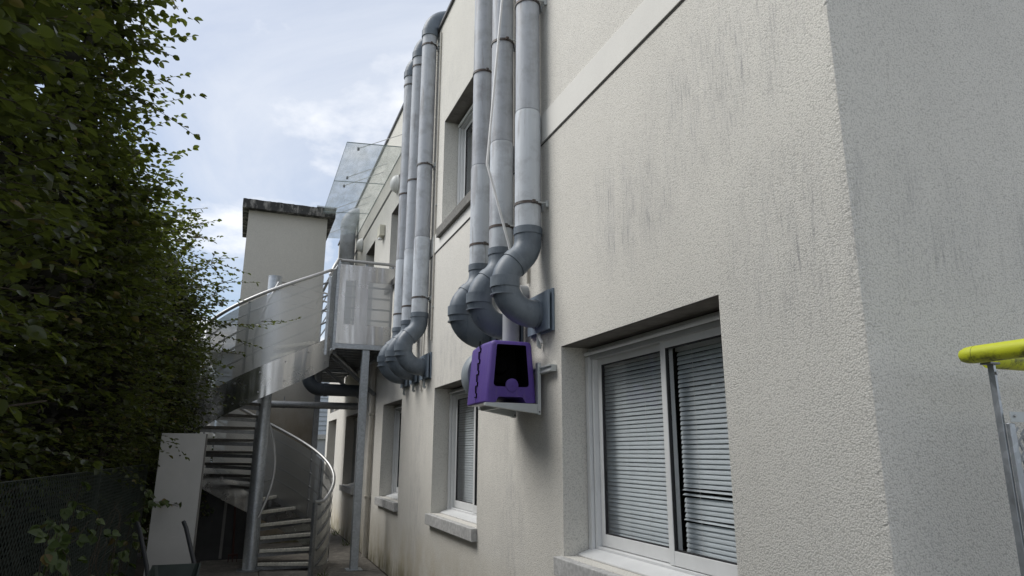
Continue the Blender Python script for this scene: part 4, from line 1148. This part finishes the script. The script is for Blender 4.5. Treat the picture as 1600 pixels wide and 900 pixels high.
# ------------------------------------------------------------------ yellow rail and mesh panel beside the end wall
bar_ = empty("guard_rail", (2.1, 1.4, 0), "yellow padded guard rail on a galvanised post with mesh infill, beside the end wall", "guard rail")
ZY = 1.904
mk("padded_rail", MB().tube([(2.098, 1.482, ZY), (2.098, 1.476, ZY), (2.098, 1.460, ZY), (2.098, 1.44, ZY), (2.098, 0.25, ZY)], 0.027, 22, True, [0.011, 0.019, 0.025, 0.027, 0.027]), "yellow_foam", bar_)
mk("padded_rail", MB().tube([(2.16, 1.437, ZY - 0.012), (3.4, 1.437, ZY - 0.012)], 0.028, 22), "yellow_foam", bar_)
mk("pad_seam", MB().tube([(2.098, 1.432, ZY), (2.098, 1.4308, ZY)], 0.0272, 22), "tub_green", bar_)
px0 = 2.133
mk("post", MB().box(px0, px0 + 0.010, 1.408, 1.428, 0.0, 1.872).box(px0 + 0.010, px0 + 0.034, 1.424, 1.428, 0.0, 1.845), "galvanised", bar_, 0.001)
mk("saddle", MB().box(px0 - 0.022, px0 + 0.022, 1.40, 1.435, 1.872, 1.8785), "galv_dark", bar_, 0.002)
mk("bolt", MB().cyl((px0 + 0.004, 1.402, 1.845), (px0 + 0.004, 1.408, 1.845), 0.005, 8), "bolt_steel", bar_)
mk("slot", MB().box(px0 + 0.022, px0 + 0.026, 1.4225, 1.4242, 1.74, 1.81), "seal_black", bar_)
pf = mk("mesh_frame", MB().box(px0 + 0.006, px0 + 0.030, 1.392, 1.405, 0.08, 1.694).box(px0 + 0.0305, 3.3, 1.393, 1.404, 0.08, 0.12), "galvanised", bar_, 0.002)
mk("top_strap", MB().box(px0 + 0.008, 3.3, 1.387, 1.391, 1.698, 1.728), "bracket_grey", bar_)
mk("bolt", MB().cyl((px0 + 0.024, 1.381, 1.715), (px0 + 0.024, 1.387, 1.715), 0.004, 8), "bolt_steel", bar_)
mm = MB()
x0m, x1m, z0m, z1m = px0 + 0.028, 2.75, 0.12, 1.69
pz, pxx = 0.022, 0.034
for i in range(int((x1m - x0m) / pxx)):
    for j in range(int((z1m - z0m) / pz)):
        cx_ = x0m + pxx * (i + 0.5 * (j % 2)); cz_ = z0m + pz * j
        for sgn in (-1, 1):
            a = Vector((cx_, 1.398 + 0.003 * sgn, cz_)); b = Vector((cx_ + pxx / 2, 1.398 - 0.003 * sgn, cz_ + sgn * pz))
            d = (b - a).normalized(); nn = Vector((-d.z, 0, d.x)) * 0.0045
            if b.z < z0m or b.z > z1m: continue
            off = Vector((0, 0.0035, 0))
            mm.add([a - nn, a + nn, b + nn, b - nn, a - nn + off, b - nn + off], [(0, 1, 2, 3), (0, 3, 5, 4)])
mk("expanded_mesh", mm, "galvanised", bar_, kind='stuff')

# ------------------------------------------------------------------ chain-link fence
fc = empty("chain_link_fence", (-1.0, 4.5, 0), "dark green chain-link fence running under the hedge", "fence")
def wire(m, a, b, r=0.0021):
    a = Vector(a); b = Vector(b); d = (b - a).normalized(); s_ = d.cross(Vector((1, 0, 0))).normalized(); n_ = Vector((1, 0, 0))
    V = []
    for p in (a, b):
        V += [p + s_ * r, p - s_ * r * 0.5 + n_ * r, p - s_ * r * 0.5 - n_ * r]
    m.add(V, [(0, 1, 4, 3), (1, 2, 5, 4), (2, 0, 3, 5)])
m = MB(); FY0, FY1, FZ = 1.2, 9.2, 1.46
step = 0.055
k = FY0 - FZ
while k < FY1:
    for sg in (1, -1):
        y0 = k; 
        if sg == 1: a = (-1.0, k, 0.02); b = (-1.0, k + FZ, FZ)
        else: a = (-1.003, k, FZ); b = (-1.003, k + FZ, 0.02)
        # clip to y range
        ya, yb = max(a[1], FY0), min(b[1], FY1)
        if yb <= ya: continue
        f_ = lambda y_: lerp(a[2], b[2], (y_ - a[1]) / (b[1] - a[1]))
        wire(m, (a[0], ya, f_(ya)), (a[0], yb, f_(yb)))
    k += step
mk("wire_mesh", m, "fence_green", fc, kind='stuff')
for y_ in (1.3, 3.8, 6.3, 8.8):
    mk("post", MB().tube([(-1.025, y_, 0), (-1.025, y_, 1.52)], 0.02, 10), "fence_green", fc)
for z in (0.05, 0.75, FZ):
    mk("line_wire", MB().tube([(-1.0, FY0, z), (-1.0, FY1, z)], 0.0028, 6), "fence_green", fc)

# ------------------------------------------------------------------ foliage
LEAF2 = np.array([(0, 0), (0.30, 0.22), (0.40, 0.52), (0.26, 0.80), (0.0, 1.0), (-0.26, 0.80), (-0.40, 0.52), (-0.30, 0.22)], float)   # unit leaf: x across, y along
def leaf_arrays(P, D, N, size):
    """P base, D direction along leaf, N approx normal; returns verts & quads for folded leaves (two faces of five corners)"""
    D = D / np.linalg.norm(D, axis=1, keepdims=True)
    Sx = np.cross(D, N); Sx /= np.linalg.norm(Sx, axis=1, keepdims=True) + 1e-9
    N2 = np.cross(Sx, D)
    n = len(P)
    V = np.empty((n, 8, 3))
    for i, (lx, ly) in enumerate(LEAF2):
        lift = abs(lx) * 0.35 - 0.10 * ly * ly
        V[:, i] = P + size[:, None] * (Sx * lx * 0.85 + D * ly + N2 * lift)
    return V
def leaf_mesh(name, V):
    n = len(V)
    base = (np.arange(n) * 8)[:, None]
    f1 = base + np.array([0, 1, 2, 3, 4]); f2 = base + np.array([0, 4, 5, 6, 7])
    loops = np.concatenate([f1, f2], axis=1).reshape(-1)
    me = bpy.data.meshes.new(name)
    me.vertices.add(n * 8); me.vertices.foreach_set("co", V.reshape(-1).astype(np.float32))
    me.loops.add(n * 10); me.loops.foreach_set("vertex_index", loops.astype(np.int32))
    me.polygons.add(n * 2)
    me.polygons.foreach_set("loop_start", (np.arange(n * 2) * 5).astype(np.int32))
    me.polygons.foreach_set("loop_total", np.full(n * 2, 5, np.int32))
    me.update(calc_edges=True); me.validate()
    return me
def norm_rows(a): return a / (np.linalg.norm(a, axis=1, keepdims=True) + 1e-9)

hedge = empty("hedge", (-1.8, 5, 0), "tall overgrown leafy green hedge hanging over the chain-link fence", "hedge")
HO = np.array([-1.8, 5, 0.0])
def h_top(y):
    return np.interp(y, [1.0, 3.6, 4.3, 4.8, 5.4, 6.4, 7.5, 8.7, 9.6, 16], [6.2, 6.1, 5.6, 4.6, 3.85, 3.8, 3.9, 4.0, 3.75, 3.6])
def h_face(y, z):
    b = np.interp(z, [1.35, 1.5, 1.9, 2.6, 3.4, 4.2, 5.0, 6.0], [-1.34, -1.20, -1.02, -0.88, -0.88, -0.95, -1.05, -1.2])
    b = b + np.interp(y, [1.5, 4, 5.5, 7, 9, 10, 11.5, 16], [-0.04, -0.07, -0.02, 0.13, 0.25, 0.05, -0.1, 0.0])
    lump = 0.10 * np.sin(1.9 * y + 1.3 * z) + 0.07 * np.sin(4.3 * y - 2.9 * z + 1.0) + 0.05 * np.sin(7.1 * z + 2.0 * y)
    tz = h_top(y)
    round_ = -0.5 * np.clip((z - (tz - 0.8)) / 0.8, 0, 1) ** 2
    return b + lump + round_
# twigs on the outer shell
NT_ = 8200
ty = 2.0 + 14.5 * rng.random(NT_) ** 1.35
tz = 1.36 + (h_top(ty) - 1.36) * rng.random(NT_) ** 0.95
tx = h_face(ty, tz) - np.abs(rng.normal(0, 0.16, NT_)) - 0.10
top = rng.random(NT_) < 0.16                        # top sprays
tz[top] = h_top(ty[top]) - np.abs(rng.normal(0, 0.12, top.sum()))
tx[top] = h_face(ty[top], tz[top] - 0.3) - rng.random(top.sum()) * 1.4
tp = np.stack([tx, ty, tz], 1)
td_ = np.stack([rng.normal(0.9, 0.35, NT_), rng.normal(-0.1, 0.55, NT_), rng.normal(0.18, 0.35, NT_)], 1)
td_[top] = np.stack([rng.normal(0.35, 0.5, top.sum()), rng.normal(0, 0.5, top.sum()), rng.normal(0.9, 0.3, top.sum())], 1)
td_ = norm_rows(td_)
tl = rng.uniform(0.18, 0.42, NT_)
long_ = rng.random(NT_) < 0.06; tl[long_] *= 1.7
# named protruding sprays seen against the sky: (base, tip)
def ray_at(px, py, Y):
    c = Vector(((px - 800) / 1060.0, -(py - 450) / 1060.0, -1.0))
    d = (rt * c.x + up * c.y - fw * c.z)
    return EYE + d * (Y / d.y)
SPR = []
for (bx, by, tx_, ty_, Y0, Y1) in ((170, 10, 272, 20, 4.6, 4.4), (160, 70, 292, 62, 4.8, 4.5), (180, 130, 284, 126, 5.0, 4.8), (150, 165, 288, 215, 5.2, 4.9), (190, 235, 286, 208, 5.5, 5.2), (180, 185, 262, 182, 5.3, 5.1),
        (200, 250, 278, 268, 5.6, 5.4), (220, 300, 298, 310, 6.0, 5.8), (230, 285, 285, 245, 6.0, 5.8), (250, 345, 330, 378, 6.6, 6.5), (280, 395, 380, 430, 7.2, 7.0), (300, 450, 398, 440, 7.6, 7.4), (310, 470, 358, 455, 7.6, 7.5),
        (300, 500, 398, 512, 7.7, 7.5), (330, 510, 462, 497, 7.6, 7.4), (320, 520, 405, 538, 7.6, 7.4), (300, 545, 380, 552, 7.5, 7.4), (300, 585, 345, 600, 7.4, 7.3), (150, 40, 236, 8, 4.6, 4.4), (140, 100, 245, 95, 4.9, 4.7), (280, 430, 345, 412, 7.2, 7.0),
        (260, 330, 318, 335, 6.4, 6.2), (270, 360, 340, 350, 6.6, 6.5), (290, 420, 365, 405, 7.3, 7.1), (310, 480, 375, 470, 7.6, 7.4)):
    SPR.append((ray_at(bx - (60 if by < 260 else 0), by + (12 if by < 260 else 0), Y0), ray_at(tx_, ty_, Y1)))
LP, LD, LN, LS = [], [], [], []
twm = MB()
def grow(p, d, L, leaf, droop=0.35, twig=True, density=0.036):
    p = np.array(p, float); d = np.array(d, float); d /= np.linalg.norm(d)
    n = max(4, int(L / density)); pts = []
    q = p.copy(); dd = d.copy()
    side = np.cross(dd, (0, 0, 1.0)); side /= np.linalg.norm(side) + 1e-9
    for i in range(n):
        q = q + dd * (L / n); dd = dd + np.array([0, 0, -droop * L / n]) + rng.normal(0, 0.035, 3); dd /= np.linalg.norm(dd)
        pts.append(q.copy())
        sg = 1 if i % 2 else -1
        ld = dd * 0.65 + side * sg * 0.9 + rng.normal(0, 0.28, 3) + np.array([0, 0, -0.12])
        LP.append(q.copy()); LD.append(ld); LN.append(np.array([0, 0, 1.0]) + rng.normal(0, 0.42, 3)); LS.append(leaf * rng.uniform(0.65, 1.2) * (1.0 - 0.25 * i / n))
    LP.append(q); LD.append(dd + rng.normal(0, 0.1, 3)); LN.append(np.array([0, 0, 1.0]) + rng.normal(0, 0.3, 3)); LS.append(leaf * 0.8)
    if twig:
        st_ = [p] + pts[:: max(1, n // 4)] + [pts[-1]]
        twm.tube(st_, 0.003, 4, False, [0.0032 * (1 - 0.7 * i / len(st_)) for i in range(len(st_))])
for i in range(NT_):
    grow(tp[i], td_[i], tl[i], (0.068 if ty[i] < 5.6 else 0.058) * (0.8 + 0.4 * ((i * 7919) % 100) / 100.0), 0.5, twig=(i % 3 == 0))
n_shell = len(LP)
for a, b in SPR:
    a = np.array(a); b = np.array(b); L = np.linalg.norm(b - a)
    d = (b - a) / L + np.array([0, 0, 0.10])
    grow(a, d, L * 1.02, 0.058, 0.12 / max(L, 0.3), True, 0.030)
    for q in range(2):
        f_ = rng.uniform(0.2, 0.65); pp = a + (b - a) * f_
        dv = d + rng.normal(0, 0.5, 3); grow(pp, dv, L * rng.uniform(0.25, 0.45), 0.052, 0.3)
# inner mass
NI = 68000
iy = rng.uniform(1.2, 16.5, NI); iz = 0.3 + (h_top(iy) - 0.45) * rng.random(NI)
ix = h_face(iy, iz) - 0.15 - rng.random(NI) ** 1.3 * 1.6
LP = np.concatenate([np.array(LP), np.stack([ix, iy, iz], 1)])
LD = np.concatenate([np.array(LD), rng.normal(0, 1, (NI, 3))]); LN = np.concatenate([np.array(LN), rng.normal(0, 0.6, (NI, 3)) + np.array([0, 0, 0.7])])
LS = np.concatenate([np.array(LS), rng.uniform(0.07, 0.12, NI)])
# the dense dark inner leaves are added to stop sun passing through the hedge
V = leaf_arrays(LP, LD, LN, LS)
# pick the leaves that show largest: close to the eye and on the outer shell
eye = np.array([0, 0, 1.6])
c = LP - eye
R3 = np.array([[rt.x, rt.y, rt.z], [up.x, up.y, up.z], [fw.x, fw.y, fw.z]])
cc = c @ R3.T
uu = 800 + 1060 * cc[:, 0] / np.maximum(cc[:, 2], 1e-3); vv_ = 450 - 1060 * cc[:, 1] / np.maximum(cc[:, 2], 1e-3)
inframe = (cc[:, 2] > 0.5) & (uu > 5) & (uu < 600) & (vv_ > 5) & (vv_ < 760)
depth_in = LP[:, 0] - h_face(LP[:, 1], LP[:, 2])
score = LS / np.maximum(cc[:, 2], 0.3) * (inframe & (depth_in > -0.02) & (np.arange(len(LP)) < len(LP) - NI))
pick = np.argsort(-score)[:300]
mask = np.ones(len(LP), bool); mask[pick] = False
near = (cc[:, 2] > 1.6) | (LP[:, 0] < -1.0)      # nothing right in front of the lens
heart = np.arange(len(LP)) >= len(LP) - NI
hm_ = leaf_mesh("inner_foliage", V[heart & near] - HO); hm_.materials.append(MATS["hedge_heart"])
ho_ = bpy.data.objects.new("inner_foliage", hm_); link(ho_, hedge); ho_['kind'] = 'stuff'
me = leaf_mesh("foliage", V[mask & near & ~heart] - HO)
me.materials.append(MATS["hedge_leaf"])
fo = bpy.data.objects.new("foliage", me); link(fo, hedge); fo['kind'] = 'stuff'
one = leaf_arrays(np.zeros((1, 3)), np.array([[0, 1.0, 0]]), np.array([[0, 0, 1.0]]), np.ones(1))
lm_ = leaf_mesh("leaf", one); lm_.materials.append(MATS["hedge_leaf"])
for i in pick:
    D = Vector(LD[i]).normalized(); Sx = D.cross(Vector(LN[i])).normalized(); N2 = Sx.cross(D)
    o = bpy.data.objects.new("leaf", lm_); link(o, hedge)
    m4 = Matrix(((Sx.x, D.x, N2.x, 0), (Sx.y, D.y, N2.y, 0), (Sx.z, D.z, N2.z, 0), (0, 0, 0, 1)))
    loc = LP[i] - HO
    o.matrix_local = Matrix.Translation(loc) @ m4 @ Matrix.Scale(LS[i], 4)
mk("twigs", twm, "twig", hedge, kind='stuff')
for k in range(16):
    y_ = 1.9 + 0.92 * k; x_ = -1.75 + random.uniform(-0.15, 0.15); h_ = float(h_top(y_)) - 0.5
    pts = [(x_, y_, -0.05), (x_ + random.uniform(-.08, .08), y_ + random.uniform(-.1, .1), 1.0), (x_ + random.uniform(-.15, .25), y_ + random.uniform(-.2, .2), 2.2), (x_ + random.uniform(-.2, .4), y_ + random.uniform(-.3, .3), h_)]
    mk("trunk", MB().tube(pts, 0.05, 8, True, [0.055, 0.045, 0.03, 0.01]), "bark", hedge)
    for q in range(5):
        zb = 0.9 + q * 0.55
        p0_ = Vector(pts[1]).lerp(Vector(pts[2]), min(1, max(0, (zb - 1.0) / 1.2)))
        mk("branch", MB().tube([p0_, p0_ + Vector((random.uniform(0.2, 0.45), random.uniform(-0.3, 0.3), 0.25)), p0_ + Vector((random.uniform(0.5, 0.85), random.uniform(-0.5, 0.5), 0.4))], 0.02, 6, True, [0.02, 0.014, 0.005]), "bark", hedge)

# dark shrub between the staircase and the tower foot
shr = empty("shrub", (-0.9, 12.9, 0), "dark bushy shrub behind the foot of the spiral staircase", "shrub")
n = 7000
a_ = norm_rows(rng.normal(0, 1, (n, 3))) * (0.35 + 0.65 * rng.random((n, 1)) ** 0.4)
sp_ = a_ * np.array([0.72, 0.85, 0.95]) * (1 + 0.18 * np.sin(a_[:, :1] * 7 + a_[:, 2:] * 9)) + np.array([-0.9, 12.6, 1.0])
sp_[:, 2] = np.abs(sp_[:, 2]) + 0.02
sv_ = leaf_arrays(sp_, a_ + rng.normal(0, 0.5, (n, 3)), rng.normal(0, 0.6, (n, 3)) + np.array([0, 0, 0.7]), rng.uniform(0.05, 0.085, n))
sme = leaf_mesh("foliage", sv_ - np.array([-0.9, 12.9, 0])); sme.materials.append(MATS["hedge_leaf"])
so_ = bpy.data.objects.new("foliage", sme); link(so_, shr); so_['kind'] = 'stuff'
for k in range(4):
    mk("stem", MB().tube([(-0.9 + 0.05 * k, 12.6 + 0.04 * k, 0), (-0.9 + 0.2 * (k - 1.5), 12.6 + 0.15 * (k % 2), 0.8), (-0.9 + 0.35 * (k - 1.5), 12.6 + 0.25 * (k % 2), 1.5)], 0.02, 6, True, [0.022, 0.016, 0.006]), "bark", shr)

# bramble in front of the fence
def vine_plant(name, origin, stems, leaf, label, cat):
    e = empty(name, origin, label, cat)
    global LP, LD, LN, LS, twm
    P_, D_, N_, S_ = [], [], [], []
    m = MB()
    for pts in stems:
        P = [np.array(p, float) for p in pts]
        fine = []
        for i in range(len(P) - 1):
            for k in range(6): fine.append(P[i] + (P[i + 1] - P[i]) * k / 6 + rng.normal(0, 0.006, 3))
        fine.append(P[-1])
        m.tube(fine, 0.004, 5, True, [0.005 * (1 - 0.7 * i / len(fine)) for i in range(len(fine))])
        for i in range(2, len(fine)):
            if rng.random() < 0.25: continue
            d = fine[i] - fine[i - 1]; d /= np.linalg.norm(d) + 1e-9
            sd = np.cross(d, (0, 0, 1)) * (1 if i % 2 else -1) + rng.normal(0, 0.3, 3)
            pet = fine[i] + sd * 0.045 + np.array([0, 0, 0.02])
            ln = np.array([0.45, -0.55, 0.8]) + rng.normal(0, 0.35, 3)
            for a in (-0.9, 0.0, 0.9):
                dd = sd * math.cos(a) + np.cross(ln, sd) * math.sin(a) + np.array([0, 0, -0.25])
                P_.append(pet); D_.append(dd); N_.append(ln); S_.append(leaf * rng.uniform(0.7, 1.15) * (1.15 if a == 0 else 0.9))
    VV = leaf_arrays(np.array(P_), np.array(D_), np.array(N_), np.array(S_))
    lm = bpy.data.meshes.new("leaf")
    for i in range(len(VV)):
        if i >= 280: break
        D = Vector(D_[i]).normalized(); Sx = D.cross(Vector(N_[i])).normalized(); N2 = Sx.cross(D)
        o = bpy.data.objects.new("leaf", vine_leaf_mesh); link(o, e)
        m4 = Matrix(((Sx.x, D.x, N2.x, 0), (Sx.y, D.y, N2.y, 0), (Sx.z, D.z, N2.z, 0), (0, 0, 0, 1)))
        o.matrix_local = Matrix.Translation(Vector(P_[i]) - Vector(origin)) @ m4 @ Matrix.Scale(S_[i], 4)
    bpy.data.meshes.remove(lm)
    mk("stem", m, "twig", e)
    return e
LEAF2_old = LEAF2.copy()
LEAF2[:] = np.array([(0, 0), (0.34, 0.16), (0.52, 0.42), (0.30, 0.74), (0.0, 1.0), (-0.30, 0.74), (-0.52, 0.42), (-0.34, 0.16)])
vine_leaf_mesh = leaf_mesh("leaf", leaf_arrays(np.zeros((1, 3)), np.array([[0, 1.0, 0]]), np.array([[0, 0, 1.0]]), np.ones(1)))
vine_leaf_mesh.materials.append(MATS["vine_leaf"])
stems = []
for k in range(13):
    y0 = 3.7 + 0.20 * k
    b = (-0.86 + random.uniform(-0.05, 0.05), y0, 0.0)
    stems.append([b, (-0.84 + random.uniform(-.06, .08), y0 + random.uniform(-.1, .1), 0.42), (-0.82 + random.uniform(-.08, .1), y0 + random.uniform(-.15, .2), random.uniform(0.85, 1.15)), (-0.80 + random.uniform(-.06, .1), y0 + random.uniform(-.1, .35), random.uniform(1.15, 1.42))])
vine_plant("bramble", (-0.85, 4.3, 0), stems, 0.058, "bramble with broad green leaves climbing the front of the chain-link fence", "plant")
stems = [[(-0.95, 7.2, 0.0), (-0.92, 7.3, 0.6), (-0.88, 7.5, 1.05), (-0.72, 7.85, 1.12), (-0.55, 7.92, 1.06)],
         [(-0.95, 7.4, 0.0), (-0.9, 7.5, 0.5), (-0.85, 7.6, 0.9), (-0.82, 7.7, 1.25)], [(-0.98, 7.0, 0.0), (-0.9, 7.1, 0.5), (-0.84, 7.2, 0.95)], [(-0.92, 6.6, 0.0), (-0.88, 6.6, 0.5), (-0.84, 6.7, 0.85)],
         [(-0.93, 6.2, 0.0), (-0.87, 6.2, 0.5), (-0.86, 6.3, 0.95)], [(-0.9, 5.8, 0.0), (-0.86, 5.8, 0.45), (-0.84, 5.9, 0.8)]]
vine_plant("ivy", (-0.93, 7.1, 0), stems, 0.07, "ivy creeping from the fence onto the white board", "plant")
LEAF2[:] = LEAF2_old
# weeds along the foot of the wall
for k, (x, y_, n) in enumerate(((1.9, 14.6, 16), (1.88, 12.9, 10), (1.15, 9.75, 14))):
    m = MB()
    for q in range(n):
        a = random.uniform(0, 2 * PI); h_ = random.uniform(0.06, 0.16); bx, by = x + random.uniform(-.06, .06), y_ + random.uniform(-.2, .2)
        tx_, ty_ = bx + math.cos(a) * 0.05, by + math.sin(a) * 0.05
        m.add([(bx - 0.006, by, 0), (bx + 0.006, by, 0), (tx_ + 0.004, ty_, h_ * 0.7), (tx_ + math.cos(a) * 0.03, ty_ + math.sin(a) * 0.03, h_)], [(0, 1, 2, 3)])
    tag(mk("weed", m, "vine_leaf", origin=(x, y_, 0), kind="stuff"), ("weed tuft at the wall foot by the far windows", "weed tuft at the wall foot between the far windows and the post", "weed tuft growing at the foot of the staircase start post")[k], "weed", "weeds along the path")
